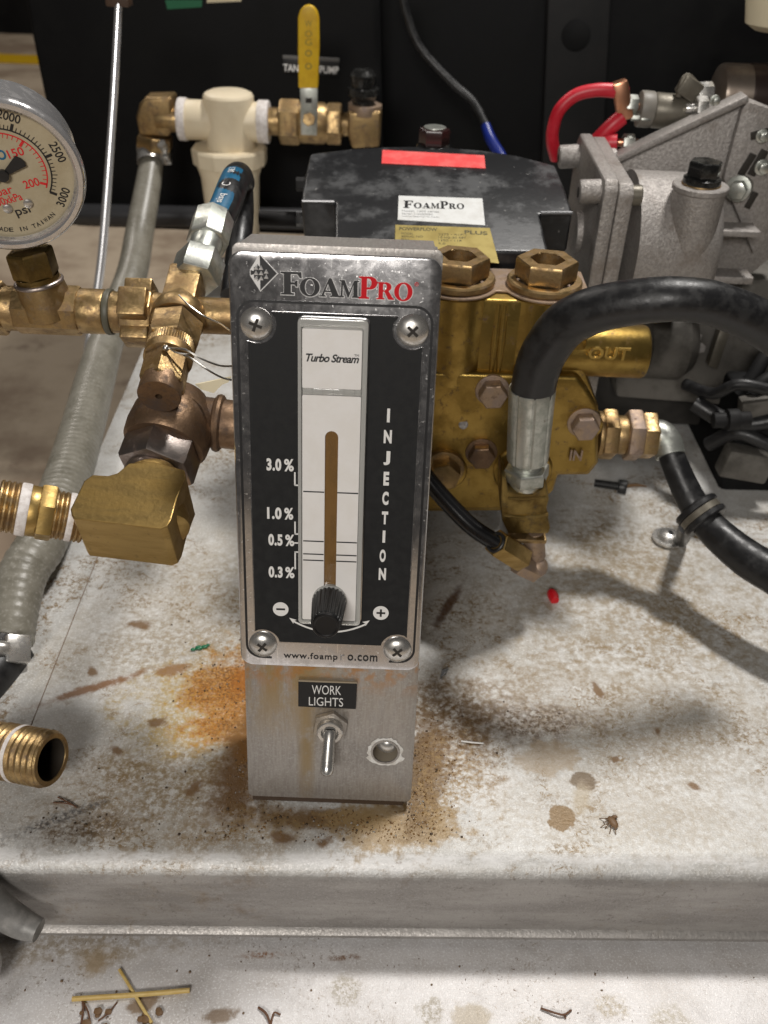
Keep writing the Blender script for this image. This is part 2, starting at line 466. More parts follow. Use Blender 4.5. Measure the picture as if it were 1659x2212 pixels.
        bmesh.ops.recalc_face_normals(t, faces=t.faces)
        if bev:
            dn = d.normalized()
            ed = [e for e in t.edges if len(e.link_faces) == 2 and e.link_faces[0].normal.angle(e.link_faces[1].normal, 0) > .7]
            bmesh.ops.bevel(t, geom=ed, offset=bev, segments=seg, profile=.5, affect='EDGES', clamp_overlap=True)
        me = bpy.data.meshes.new('t'); t.to_mesh(me); t.free()
        s.bm.from_mesh(me); bpy.data.meshes.remove(me)
        return s
    def raw(s, verts, faces):
        vs = [s.bm.verts.new(v) for v in verts]
        for f in faces:
            try: s.bm.faces.new([vs[i] for i in f])
            except ValueError: pass
        return s
    def obj(s, name, material, parent=None, ang=32, recalc=True, label=None, kind=None):
        if recalc: bmesh.ops.recalc_face_normals(s.bm, faces=s.bm.faces)
        me = bpy.data.meshes.new(name)
        o0 = origin(parent) if parent else V((0, 0, 0))
        for v in s.bm.verts: v.co = (v.co - o0)*K
        s.bm.to_mesh(me); s.bm.free()
        for p in me.polygons: p.use_smooth = True
        me.set_sharp_from_angle(angle=math.radians(ang))
        me.materials.append(material)
        o = bpy.data.objects.new(name, me)
        COL.objects.link(o)
        if parent: o.parent = parent
        if label: o['label'] = label
        if kind: o['kind'] = kind
        return o

def solo(o, label, cat, group=None):       # a thing that is one mesh: put its origin on it
    me = o.data
    c = sum((v.co for v in me.vertices), V())/len(me.vertices)
    for v in me.vertices: v.co -= c
    o.location = c
    return tag(o, label, cat, group)
def copy_tree(o, parent=None, off=(0, 0, 0)):
    c = o.copy(); COL.objects.link(c); c.parent = parent
    c.location = o.location + V(off)*K
    for ch in list(o.children): copy_tree(ch, c)
    return c

def circ(c, r, n=32, u=V((1, 0, 0)), w=V((0, 0, 1)), a0=0., a1=2*PI, end=False):
    c = V(c)
    return [c + (u*math.cos(a0 + (a1 - a0)*i/(n - (1 if end else 0))) + w*math.sin(a0 + (a1 - a0)*i/(n - (1 if end else 0))))*r for i in range(n)]
def rrect(x0, x1, z0, z1, Y, r, k=6):
    pts = []
    for cx, cz, a in ((x1 - r, z1 - r, 0), (x0 + r, z1 - r, PI/2), (x0 + r, z0 + r, PI), (x1 - r, z0 + r, 1.5*PI)):
        pts += circ((cx, Y, cz), r, k + 1, a0=a, a1=a + PI/2, end=True)
    return pts

FONT_CACHE = {}
def glyphs(s, bold=0., shear=0., space=1.):
    key = (s, bold, shear, space)
    if key not in FONT_CACHE:
        cu = bpy.data.curves.new('print', 'FONT')
        cu.body = s; cu.offset = bold; cu.shear = shear; cu.space_character = space
        cu.extrude = .02; cu.resolution_u = 4; cu.fill_mode = 'BOTH'
        o = bpy.data.objects.new('print', cu)
        COL.objects.link(o)
        bpy.context.view_layer.update()
        me = bpy.data.meshes.new_from_object(o.evaluated_get(bpy.context.evaluated_depsgraph_get()))
        vs = [v.co.copy() for v in me.vertices]; fs = [tuple(p.vertices) for p in me.polygons]
        COL.objects.unlink(o); bpy.data.objects.remove(o); bpy.data.curves.remove(cu); bpy.data.meshes.remove(me)
        FONT_CACHE[key] = (vs, fs)
    return FONT_CACHE[key]
def text(b, s, O, U, W, th=.12, bold=.0, shear=0., space=1., lift=.05):
    """print s inside the parallelogram O, O+U, O+W (its ink box), th mm thick"""
    vs, fs = glyphs(s, bold, shear, space)
    O, U, W = V(O), V(U), V(W)
    nrm = U.cross(W).normalized()
    x0 = min(v.x for v in vs); x1 = max(v.x for v in vs); y0 = min(v.y for v in vs); y1 = max(v.y for v in vs)
    b.raw([O + U*((v.x - x0)/(x1 - x0)) + W*((v.y - y0)/max(y1 - y0, 1e-6)) + nrm*(lift + th*(v.z/.04 + .5)) for v in vs], fs)
    return b
def quadtext(b, s, bl, br, tl, Y, **kw):
    o = P(*bl, Y)
    return text(b, s, o, P(*br, Y) - o, P(*tl, Y) - o, **kw)

# ================================================================== SETTING
Z_LOW = -56.0
deck_stains = [
    # x, y, rx, ry, rot, edge, wobble, break scale, colour, amount, wet
    (-92, 405, 52, 66, .2, .7, 1.9, 420, (.33, .25, .11), .75, 0),
    (60, 428, 70, 44, .1, .8, 1.8, 260, (.24, .17, .095), .75, 0),
    (-100, 347, 62, 44, .3, .8, 1.8, 330, (.24, .17, .085), .9, 0),
    (-130, 470, 70, 70, 0, .9, 1.8, 300, (.27, .21, .13), .75, 0),
    (-100, 560, 90, 90, 0, .9, 1.8, 220, (.32, .26, .17), .65, 0),
    (170, 520, 130, 130, 0, .9, 1.7, 180, (.27, .20, .11), .75, 0),
    (150, 390, 100, 70, 0, .9, 1.8, 300, (.31, .25, .175), .65, 0),
    (190, 640, 100, 100, 0, .9, 1.7, 200, (.25, .19, .11), .75, 0),
    (120, 330, 90, 26, 0, .9, 1.8, 360, (.38, .33, .26), .55, 0),
    (-90, 418, 44, 56, .1, .8, 2.3, 520, (.42, .29, .06), .9, 1),
    (-82, 420, 30, 50, .1, .8, 2.3, 0, (.46, .20, .015), .75, 1),
    (-80, 420, 26, 44, .1, .8, 2.3, 640, (.42, .15, .006), .97, 1),
    (-80, 430, 30, 46, 0, .8, 2.4, 700, (.12, .045, .008), .92, 1),
    (-72, 440, 12, 26, 0, .7, 2.2, 0, (.30, .10, .006), .8, 1),
    (-67, 352, 15, 50, .05, .8, 1.9, 0, (.12, .06, .018), .95, 1),
    (-64, 392, 12, 40, .05, .8, 1.9, 0, (.17, .075, .012), .9, 1),
    (-20, 327, 52, 9, 0, .6, 1.6, 0, (.13, .07, .022), .95, 1),
    (10, 325, 40, 19, .1, .4, 2.0, 0, (.30, .205, .095), .85, 1),
    (24, 362, 13, 50, -.2, .6, 1.9, 0, (.11, .058, .016), .95, 1),
    (38, 364, 24, 46, -.3, .5, 2.1, 420, (.25, .16, .06), .9, 1),
    (38, 402, 36, 54, -.25, .6, 2.0, 330, (.13, .07, .022), .92, 1),
    (80, 408, 44, 24, .1, .6, 2.1, 380, (.10, .055, .02), .95, 1),
    (88, 378, 17, 15, .3, .25, 1.3, 0, (.36, .275, .18), .6, 0),
    (89, 335, 7, 10, -.3, .12, 1.2, 0, (.20, .125, .05), .92, 1),
    (104, 361, 7, 7, .2, .2, 1.2, 0, (.15, .105, .06), .92, 1),
    (-142, 322, 34, 5, .52, .8, 1.6, 520, (.09, .085, .085), .9, 0),
    (-128, 316, 28, 10, .3, .7, 2.0, 400, (.13, .085, .045), .9, 1),
    (-160, 424, 34, 5, .5, .6, 1.9, 0, (.20, .09, .03), .9, 0),
    (-118, 446, 11, 6, .3, .5, 2.0, 0, (.24, .12, .04), .85, 0),
    (-62, 316, 50, 18, .1, .8, 1.9, 380, (.26, .18, .085), .85, 0),
]
low_stains = [(-92, 262, 7, 5, .6, .5, 2.2, 0, (.22, .14, .07), .85, 1), (-60, 258, 9, 4, .2, .5, 2.2, 0, (.19, .12, .06), .8, 1),
              (-118, 281, 8, 10, .2, .6, 2.2, 0, (.36, .25, .12), .75, 1), (-9, 272, 7, 8, 0, .5, 2.2, 600, (.33, .29, .22), .8, 0),
              (28, 262, 6, 9, .2, .5, 2.2, 600, (.32, .28, .21), .8, 0), (44, 262, 8, 8, .2, .5, 2.2, 0, (.38, .31, .20), .6, 0),
              (66, 255, 7, 8, .2, .5, 2.2, 600, (.34, .29, .20), .7, 0), (104, 268, 8, 6, .2, .5, 2.2, 600, (.36, .30, .2), .7, 0),
              (128, 262, 9, 10, .2, .5, 2.2, 500, (.38, .33, .23), .6, 0), (-10, 288, 9, 2, .1, .8, 2.4, 600, (.20, .09, .03), .9, 0),
              (-46, 288, 10, 2.5, .1, .8, 2.4, 700, (.26, .10, .02), .9, 0), (-130, 288, 60, 14, .1, .8, 1.8, 300, (.30, .23, .14), .7, 0)]
def moved_stains(L, zo, zn):
    out = []
    for (x, y, rx, ry, *rest) in L:
        c = moved(x, y, zo, zn); a = moved(x + rx, y, zo, zn); e = moved(x, y + ry, zo, zn); f = moved(x, y - ry, zo, zn)
        out.append((c.x, c.y, abs(a.x - c.x), abs(e.y - f.y)/2, *rest))
    return out
deck_stains = moved_stains(deck_stains, 0, 0)
q_ = G(968, 1310); deck_stains.append((q_.x, q_.y, 26, 3.5, 1.15, .6, 1.2, 0, (.10, .045, .02), .85, 0))
q_ = G(1290, 1490); deck_stains.append((q_.x, q_.y, 3, 7, .2, .5, 1.6, 0, (.17, .09, .03), .9, 0))
q_ = G(1255, 1730); deck_stains.append((q_.x, q_.y, 5, 12, -.2, .6, 1.2, 0, (.40, .34, .25), .7, 0))
for px, py, rx in ((700, 1880 - 60, 6), (200, 1450, 5), (300, 1350, 7), (560, 1440, 5), (1420, 1580, 3), (1330, 1640, 3), (1500, 1700, 4), (250, 1620, 4), (420, 1700, 5), (340, 1560, 6), (610, 1810, 6)):
    q_ = G(px, py); deck_stains.append((q_.x, q_.y, rx, rx*.6, px*.01, .6, 2.2, 0, (.16, .085, .03), .9, 1))
low_stains = moved_stains(low_stains, -42, Z_LOW)
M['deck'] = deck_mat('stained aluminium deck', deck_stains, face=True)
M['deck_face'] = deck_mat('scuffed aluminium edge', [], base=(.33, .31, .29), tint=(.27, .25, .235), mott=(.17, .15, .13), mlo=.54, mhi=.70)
M['low'] = deck_mat('stained lower plate', low_stains, base=(.68, .66, .655), tint=(.58, .55, .53), mott=(.30, .25, .20), mlo=.53, mhi=.64)

def fy(x): return 241.0 + .03*x       # the deck's front line, turned 2 degrees
def deck():
    # folded sheet: flat top, rolled front edge, drop face, small hem
    prof = [(720, 0), (320, 0), (0, 0)] + [(-13*math.sin(a), -13 + 13*math.cos(a)) for a in [PI/2*i/10 for i in range(1, 11)]] + [(-13, -44.0), (-13.2, -46.6), (-15.2, -47.6), (-16.2, -48.6), (-16.2, -50.6), (-12, -51), (-12, -44)]
    top, edge = B(), B()
    xl = lambda y: -200 - .045*(y - 300)
    xr = lambda y: 430
    n = 40
    def rows(pr):
        out = []
        for (dy, z) in pr:
            R = []
            for i in range(n + 1):
                t = i/n
                y0 = fy(0) + dy
                x = xl(y0) + (xr(y0) - xl(y0))*t
                R.append(V((x, y0 + 0.03*x, z)))
            out.append(R)
        return out
    top.grid(rows(prof[:10]), closed=False)
    edge.grid(rows(prof[9:]), closed=False)
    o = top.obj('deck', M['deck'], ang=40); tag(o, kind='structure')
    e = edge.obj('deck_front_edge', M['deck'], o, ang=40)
    sm = B(); q0, q1 = G(236, 1140), G(62, 1580)
    dd = (q1 - q0); dd.normalize(); nn = V((-dd.y, dd.x, 0))*.22; up = V((0, 0, .25))
    sm.grid([[q0 + nn, q0 + nn + up, q0 - nn + up, q0 - nn], [q1 + nn, q1 + nn + up, q1 - nn + up, q1 - nn]])
    sm.obj('seam', mat('dark seam', (.22, .15, .10), .6), o)
    # folded sides
    for f, nm in ((xl, 'deck_side'), (xr, 'deck_side')):
        pts = [V((f(y), y + .03*f(y), 0)) for y in (237, 500, 800, 957)]
        sd = B(); sd.grid([[p + V((0, 0, -.01)) for p in pts], [p + V((0, 0, -50)) for p in pts]], closed=False)
        sd.obj(nm, M['deck_face'], o)
    return o
deck()
b = B(); b.grid([[V((x, y, Z_LOW)) for x in (-420, -140, 0, 140, 420)] for y in (60, 150, 220, 300, 480)], closed=False)
tag(b.obj('lower_plate', M['low']), kind='structure')
M['floor'] = mat('stained and shaded concrete', (.50, .41, .305), .75, 0, (.30, .225, .16), 5, lo=.42, hi=.66, bump=.2, bscale=60, grime=(.20, .14, .10), gscale=9, glo=.60, ghi=.75)  # among the blotches, dark patches stand in for shadows on the floor
FLOOR = -300.0
b = B(); b.grid([[V((x, y, FLOOR)) for x in (-5000, -1000, 0, 1500, 5000)] for y in (-1200, 600, 1500, 3000, 5200)], closed=False)
tag(b.obj('floor', M['floor']), kind='structure')
yw = G(60, 76, FLOOR).y
b = B(); b.box((0, yw + 50, 900), 9000, 60, 2500)
tag(b.obj('wall', M['tank']), kind='structure')
y0, y1 = G(60, 139, FLOOR).y, G(60, 122, FLOOR).y
b = B(); b.box((-1500, (y0 + y1)/2, FLOOR + 4), 2000, y1 - y0, 4)
solo(b.obj('floor_stripe', M['yellow']), 'yellow painted line on the far floor at upper left', 'floor marking')

# ================================================================== BLACK TANK AND POST
TY = 975.0
zb = W(400, 500, TY).z
pl = [W(40, -60, TY), W(118, 330, TY), W(158, 500, TY), V((W(834, 300, TY).x, TY, zb)), W(815, -60, TY)]
pl[2].z = zb
t = thing('foam_tank', 'big black plastic tank wall behind the valve and strainer', 'tank', (0, TY, zb))
b = B(); b.prism(pl, (0, 330, 0), bev=6, seg=3); b.obj('body', M['tank'], t)
b = B(); b.rod(W(128, 462, 958), W(700, 474, 958), 11, ch=2); b.obj('bottom_rail', mat('black tube', (.03, .03, .032), .4), t)
lb = W(671, 143, TY - 1)
q = [W(612, 124, TY), W(733, 131, TY), W(731, 162, TY), W(612, 156, TY)]
t2 = thing('label_plate', 'small black engraved plate reading TANK TO PUMP behind the yellow handle', 'sign', lb)
b = B(); b.prism([p + V((0, -3, 0)) for p in q], (0, 2.9, 0), bev=.4); b.obj('plate', M['plate'], t2)
b = B(); b.prism([q[0] + V((0, -3.2, 2.2)), q[1] + V((0, -3.2, 2.2)), q[1] + V((0, -3.2, -.4)), q[0] + V((0, -3.2, -.4))], (0, 3, 0)); b.obj('upper_edge', mat('grey engraved edge', (.16, .155, .15), .5), t2)
b = B(); quadtext(b, 'TANK TO PUMP', (612, 154), (731, 160), (612, 138), TY - 3.1, bold=.012); b.obj('lettering', M['white_print'], t2)
for (a, bb, c, d, m, nm, lab) in (((357, 0), (437, 0), (436, 15), (362, 20), 'green', 'sticker', 'green sticker at the top edge of the black tank'), ((447, -8), (523, -8), (521, 3), (447, 6), 'paper', 'sticker', 'pale beige sticker at the top edge of the black tank')):
    b = B(); b.prism([W(*x, TY - .2) for x in (a, bb, c, d)], (0, -.6, 0)); o = b.obj(nm, M[m]); solo(o, lab, 'sticker')
# right-hand cabinet wall and the post in front of it
t = thing('black_cabinet', 'matt black cabinet side filling the background on the right', 'cabinet', W(1300, 500, 1012))
p0, p1 = W(770, 700, 1012), W(2000, -120, 1012)
b = B(); b.box(((p0.x + p1.x)/2, 1140, (p0.z + p1.z)/2), p1.x - p0.x, 200, p1.z - p0.z, bev=4); b.obj('panel', M['tank'], t)
t = thing('upright_post', 'dark grey upright post in the background above the red cable', 'post', W(1220, 260, 996))
b = B(); b.prism([W(1168, 185 + 240, 996), W(1296, 185 + 240, 996), W(1322, -60, 996), W(1186, -60, 996)], (0, 16, 0), bev=2); b.obj('bar', M['tank_grey'], t)
b = B(); b.rod(W(1244, 75, 996.5), W(1244, 75, 993), 14, ch=.6); b.obj('plug', M['tank'], t)
b = B(); b.tube([W(861, -30, 958), W(901, 92, 954), W(974, 176, 944), W(1022, 220, 936), W(1051, 273, 922)], 4)
t = thing('black_wire', 'black loom wire with a blue connector hanging down the cabinet', 'wire', W(1051, 273, 950))
b.obj('sheath', M['rubber'], t)
b = B(); b.tube([W(1049, 270, 922), W(1060, 300, 912), W(1078, 330, 904), W(1092, 352, 896)], [4.5, 5.2, 5.2, 4.5]); b.obj('connector', M['blue_wire'], t)
b = B(); b.lathe(W(1690, -20, 700), (0, 0, -1), [(-60, 26), (-10, 26), (20, 19), (24, 12), (25, 0)], 32); solo(b.obj('beige_bottle', M['paper']), 'beige rounded bottle end poking in at the top right corner', 'bottle')

# ================================================================== METERING PANEL (the main object)
XL, XR, XC = -58.9, 17.6, -20.8
panel = thing('metering_panel', 'tall chrome and black metering panel with black knob standing on the deck', 'control panel', (XC, 340, 0))
YB, YF = 336.0, 332.6
HOLE = V((4.8, YB, 33.2))
b = B()
b.prism(rrect(-58.5, 17.8, 4.6, 255.6, YB, 2.6), (0, 2.6, 0), holes=[circ(HOLE, 6.1, 28), circ((-20.4, YB, 46.8), 4.2, 20)], bev=.7)
br = b.obj('bracket', M['bracket'], panel, ang=25)
b = B(); b.prism([V((-56.5, YB + 2.8, 5)), V((15.8, YB + 2.8, 5)), V((15.8, YB + 2.8, 253)), V((-56.5, YB + 2.8, 253))], (0, 34, 0))
b2 = B()
b = B()
for x0, x1 in ((-58.0, -56), (15.4, 17.3)): b.prism([V((x0, YB + 2.7, 4.4)), V((x0, YB + 39, 13)), V((x0, YB + 39, 252)), V((x0, YB + 2.7, 252))], (x1 - x0, 0, 0))
b.box((XC, YB + 21, 253.6), 72.8, 36, 1.6)
b.box((XC, YB + 40, 133), 76, 1.6, 238)
b.obj('housing', M['bracket'], panel)
b = B(); b.prism([V((XC - 36, YB + 1.5, 1.0)), V((XC - 36, YB + 36, 9.2)), V((XC - 36, YB + 36, 14)), V((XC - 36, YB + 1.5, 4.6))], (71, 0, 0)); b.obj('base_gap_shade', mat('dark wet gap shade', (.05, .03, .018), .35), panel)  # dark strip for the shaded gap and wet line under the panel
# steel ball behind the hole, and the scraped ring around it
b = B(); b.ball((HOLE.x + .9, YB + 5.2, HOLE.z + 2.3), 5.6, sub=4); b.obj('ball_stud', mat('dull steel ball', (.6, .59, .57), .3, .8), br)
b = B(); b.lathe(HOLE, (0, 1, 0), [(.4, 6.05), (9, 6.0), (9, 0)], 32); b.obj('socket', mat('tan socket', (.36, .31, .24), .7), br)
b = B()
ang = [2*PI*i/40 for i in range(40)]
b.prism([HOLE + V((math.cos(a)*(7.4 + 1.5*rnd.random() + (1.6 if math.sin(a) < -.4 else 0)), -.02, math.sin(a)*(7.2 + 1.1*rnd.random()))) for a in ang], (0, -.25, 0), holes=[circ(HOLE + V((0, -.02, 0)), 6.15, 28)])
b.obj('scraped_ring', M['white_chip'], br)
b = B(); b.prism(circ(HOLE + V((0, 0, -.2)), 6.7, 30), (0, -.7, 0), holes=[circ(HOLE + V((0, 0, -.2)), 5.7, 30)], bev=.2); b.obj('hole_rim', M['bracket'], br)
# face plate
b = B(); b.prism(rrect(-59.5, 17.7, 79.0, 253.3, YF, 5.5, 8), (0, YB - YF - .03, 0), bev=.9, seg=3)
face = b.obj('face_plate', M['face'], panel, ang=25)
def loop_line(b, pts, w, Y, closed=True, th=.12):
    n = len(pts)
    c = [V((p[0], Y, p[1])) for p in pts]
    L, R = [], []
    for i in range(n):
        a = c[(i - 1) % n] if closed or i else c[i]; d = c[(i + 1) % n] if closed or i < n - 1 else c[i]
        t = (d - a).normalized(); nn = V((-t.z, 0, t.x))*w/2
        L.append(c[i] + nn); R.append(c[i] - nn)
    up = V((0, -th, 0))
    seq = list(range(n)) + ([0] if closed else [])
    b.grid([[L[i], L[i] + up, R[i] + up, R[i]] for i in seq], closed=True)
    return b
def flat(pts): return [(p.x, p.z) for p in pts]
line = [(-46, 83.4), (-52, 83.6)] + flat(circ((-50.6, 0, 89.6), 6, 6, a0=1.42*PI, a1=PI, end=True)) + flat(circ((-50.4, 0, 229.4), 6.3, 7, a0=PI, a1=PI/2, end=True)) + flat(circ((8.8, 0, 229.4), 6.3, 7, a0=PI/2, a1=0, end=True)) + flat(circ((9.0, 0, 89.6), 6.1, 6, a0=0, a1=-.42*PI, end=True)) + [(4.6, 83.6)]
b = B(); loop_line(b, line, .95, YF - .02, closed=False); b.obj('border_line', M['black_print'], face)
# raised chrome inner frame (a low rib between the line and the black label)
# black label with its four scooped corners
sc = [(-49.7, 227.4), (8.0, 227.2), (-49.7, 89.9), (8.0, 89.9)]
def label_outline(Y):
    x0, x1, z0_, z1_, r = -53.1, 12.0, 91.4, 232.0, 7.3
    pts = []
    for (cx, cz), (sx, sz), rev in ((sc[0], (-1, 1), 0), (sc[1], (1, 1), 1), (sc[3], (1, -1), 0), (sc[2], (-1, -1), 1)):
        ex = x0 if sx < 0 else x1; ez = z0_ if sz < 0 else z1_
        p_edge = (ex, cz - sz*math.sqrt(max(r*r - (ex - cx)**2, 0)))
        p_top = (cx - sx*math.sqrt(max(r*r - (ez - cz)**2, 0)), ez)
        a0 = math.atan2(p_edge[1] - cz, p_edge[0] - cx); a1 = math.atan2(p_top[1] - cz, p_top[0] - cx)
        mid = math.atan2(-sz, -sx)
        def near(a):
            while a - mid > PI: a -= 2*PI
            while a - mid < -PI: a += 2*PI
            return a
        a0, a1 = near(a0), near(a1)
        arc = [(cx + r*math.cos(a0 + (a1 - a0)*i/8), cz + r*math.sin(a0 + (a1 - a0)*i/8)) for i in range(9)]
        pts += arc[::-1] if rev else arc
    return [V((x, Y, z)) for x, z in pts]
BX0, BX1, BZ0, BZ1 = -34.2, -8.2, 102.6, 230.9
b = B(); b.prism(label_outline(YF - .02), (0, -.3, 0), holes=[rrect(BX0 - .3, BX1 + .3, BZ0 - .3, BZ1 + .2, YF - .02, 1.6, 3)], bev=.08, seg=1)
label = b.obj('label_panel', M['label_black'], panel)
b = B(); loop_line(b, [(p.x, p.z) for p in label_outline(0)], .45, YF - .02, th=.4); b.obj('label_rim', M['face'], face, ang=20)
YL = YF - .34
def ptxt(b, s, x0, x1, z0, z1, Y=YL, **kw):
    return text(b, s, (x0, Y, z0), (x1 - x0, 0, 0), (0, 0, z1 - z0), **kw)
def numeral(s, x0, x1, z):
    b = B(); ptxt(b, s, x0, x0 + 5.8, z, z + 5.2, bold=.045, space=1.1); ptxt(b, '%', x0 + 6.9, x1, z, z + 5.2, bold=.03)
    b.obj('lettering', M['white_print'], label)
for s, x0, x1, z in (('3.0', -46.8, -36.1, 169.8), ('1.0', -46.9, -36.4, 149.0), ('0.5', -46.6, -36.0, 137.2), ('0.3', -46.7, -36.0, 122.5)): numeral(s, x0, x1, z)
b = B()
for seg in (((-35.7, 169.2), (-35.7, 164.0), (-34.3, 164.0)), ((-35.7, 147.9), (-35.7, 142.7), (-34.3, 142.7)), ((-35.7, 138.7), (-34.4, 138.7)), ((-35.7, 127.0), (-35.7, 134.6), (-34.3, 134.6))):
    for i in range(len(seg) - 1):
        (xa, za), (xb, zb2) = seg[i], seg[i + 1]
        b.box(((xa + xb)/2, YL, (za + zb2)/2), abs(xb - xa) + .6, .12, abs(zb2 - za) + .6)
b.obj('pointer_marks', M['white_print'], label)
b = B()
for ch, (x0, x1, z0, z1) in zip('INJECTION', ((-.25, .85, 191.5, 197.0), (-1.2, 1.9, 183.0, 188.4), (-1.0, 1.6, 174.0, 179.8), (-.7, 1.5, 165.4, 171.2), (-.9, 1.6, 157.0, 162.8), (-.8, 1.7, 148.6, 154.2), (-.2, .9, 140.4, 145.8), (-1.1, 1.4, 131.6, 137.3), (-1.2, 1.8, 123.3, 128.8))):
    ptxt(b, ch, x0, x1, z0, z1, bold=.0 if ch == 'I' else .05)
b.obj('lettering', M['white_print'], label)
for cx, sign in ((-41.9, '-'), (.3, '+')):
    b = B(); b.prism(circ((cx, YL + .05, 107.6), 3.3, 32), (0, -.12, 0)); dsc = b.obj('sign_disc', M['white_print'], label)
    b = B(); b.box((cx, YL - .1, 107.6), 3.7, .12, .85)
    if sign == '+':
        b.box((cx, YL - .1, 108.7), .85, .12, 1.35); b.box((cx, YL - .1, 106.5), .85, .12, 1.35)
    b.obj('sign_mark', M['black_print'], label)
arc = []
for i in range(25):
    a = i/24; x = -36.6 + a*(31.0); arc.append((x, 97.5 + 4.6*((x + 21.1)/15.5)**2))
b = B(); loop_line(b, arc, .75, YL - .0, closed=False)
for (tx, tz, dx, dz) in ((-38.3, 103.6, -.80, .60), (-4.3, 103.8, .80, .60)):
    d = V((dx, 0, dz)).normalized(); nn = V((-d.z, 0, d.x)); tip = V((tx, YL, tz))
    b.prism([tip, tip - d*3 + nn*1.15, tip - d*2.4, tip - d*3 - nn*1.15], (0, -.12, 0))
b.obj('turn_arrow', M['white_print'], label)
# maker's emblem and name on the chrome
def ell(cx, cz, rx, rz, n=28, a0=0., a1=2*PI, end=False): return [(cx + rx*math.cos(a0 + (a1 - a0)*i/(n - (1 if end else 0))), cz + rz*math.sin(a0 + (a1 - a0)*i/(n - (1 if end else 0)))) for i in range(n)]
LET = {
 'F': ([(0, 0), (.5, 0), (.5, .07), (.38, .1), (.38, .45), (.52, .45), (.57, .36), (.63, .36), (.63, .64), (.57, .64), (.52, .55), (.38, .55), (.38, .9), (.62, .9), (.72, .74), (.79, .74), (.77, 1), (0, 1), (0, .93), (.12, .9), (.12, .1), (0, .07)], None),
 'P': ([(0, 0), (.5, 0), (.5, .07), (.38, .1), (.38, .42)] + ell(.52, .71, .34, .29, 12, -PI/2, PI/2, True) + [(0, 1), (0, .93), (.12, .9), (.12, .1), (0, .07)], [(.38, .52)] + ell(.46, .71, .13, .19, 8, -PI/2, PI/2, True) + [(.38, .9)]),
 'R': ([(0, 0), (.48, 0), (.48, .07), (.38, .1), (.38, .45), (.46, .45), (.70, 0), (1.04, 0), (1.04, .07), (.95, .11), (.70, .50)] + ell(.54, .73, .32, .27, 10, -.3*PI, PI/2, True) + [(0, 1), (0, .93), (.12, .9), (.12, .1), (0, .07)], [(.38, .54)] + ell(.47, .72, .12, .18, 8, -PI/2, PI/2, True) + [(.38, .9)]),
 'O': (ell(.52, .5, .52, .53, 32), ell(.52, .5, .25, .44, 24)),
 'A': ([(0, 0), (.34, 0), (.34, .07), (.24, .1), (.29, .26), (.60, .26), (.655, .1), (.55, .07), (.55, 0), (1.08, 0), (1.08, .07), (.99, .1), (.62, 1.03), (.50, 1.03), (.12, .1), (0, .07)], [(.32, .35), (.57, .35), (.445, .72)]),
 'M': ([(0, 0), (.33, 0), (.33, .07), (.23, .1), (.25, .72), (.56, 0), (.63, 0), (.93, .74), (.93, .1), (.82, .07), (.82, 0), (1.32, 0), (1.32, .07), (1.21, .1), (1.19, .9), (1.30, .93), (1.30, 1), (.97, 1), (.66, .30), (.36, 1), (.02, 1), (.02, .93), (.14, .9), (.11, .1), (0, .07)], None)}
def grow(pts, d):
    n = len(pts); out = []
    ar = sum(pts[i].x*pts[(i + 1) % n].z - pts[(i + 1) % n].x*pts[i].z for i in range(n))
    sg = 1 if ar > 0 else -1
    for i in range(n):
        a, p, c = pts[i - 1], pts[i], pts[(i + 1) % n]
        e1, e2 = (p - a).normalized(), (c - p).normalized()
        n1, n2 = V((e1.z, 0, -e1.x))*sg, V((e2.z, 0, -e2.x))*sg
        m_ = n1 + n2
        m_ = m_/max(m_.length_squared, .35)*2 if m_.length > 1e-4 else n1
        out.append(p + m_*d)
    return out
def serif_highlight(b, ch, x0, x1, z0, z1, Y):        # pale offset rim imitating light caught on a letter's edges
    out, hole = LET[ch]
    w = max(p[0] for p in out)
    f = lambda pts: [V((x0 + p[0]/w*(x1 - x0) + .07, Y, z0 + p[1]*(z1 - z0) - .08)) for p in pts]
    b.prism(grow(f(out), .2), (0, -.1, 0), holes=[grow(f(hole), -.17)] if hole else [])
def serif(b, ch, x0, x1, z0, z1, Y, th=.22):
    out, hole = LET[ch]
    w = max(p[0] for p in out)
    f = lambda pts: [V((x0 + p[0]/w*(x1 - x0), Y, z0 + p[1]*(z1 - z0))) for p in pts]
    b.prism(f(out), (0, -th, 0), holes=[f(hole)] if hole else [], bev=.05, seg=1)
M['rim'] = mat('pale highlight rim and facets', (.74, .73, .72), .35, .45)
b = B()
for ch, x0, x1, z0, z1 in (('F', -40.6, -32.9, 238.4, 246.6), ('O', -33.7, -26.4, 238.2, 244.6), ('A', -26.6, -18.9, 238.2, 244.7), ('M', -19.4, -12.0, 238.2, 244.4), ('P', -12.3, -5.6, 238.0, 246.0), ('R', -5.8, .7, 238.0, 244.2), ('O', .6, 7.3, 237.8, 244.2)): serif_highlight(b, ch, x0, x1, z0, z1, YF - .005)
b.obj('lettering_highlight', M['rim'], face)
b = B()
for ch, x0, x1, z0, z1 in (('F', -40.6, -32.9, 238.4, 246.6), ('O', -33.7, -26.4, 238.2, 244.6), ('A', -26.6, -18.9, 238.2, 244.7), ('M', -19.4, -12.0, 238.2, 244.4)): serif(b, ch, x0, x1, z0, z1, YF - .01)
b.obj('lettering', M['black_print'], face)
b = B()
for ch, x0, x1, z0, z1 in (('P', -12.3, -5.6, 238.0, 246.0), ('R', -5.8, .7, 238.0, 244.2), ('O', .6, 7.3, 237.8, 244.2)): serif(b, ch, x0, x1, z0, z1, YF - .01)
b.prism(circ((8.6, YF - .01, 243.9), .75, 16), (0, -.1, 0), holes=[circ((8.6, YF - .01, 243.9), .55, 16)])
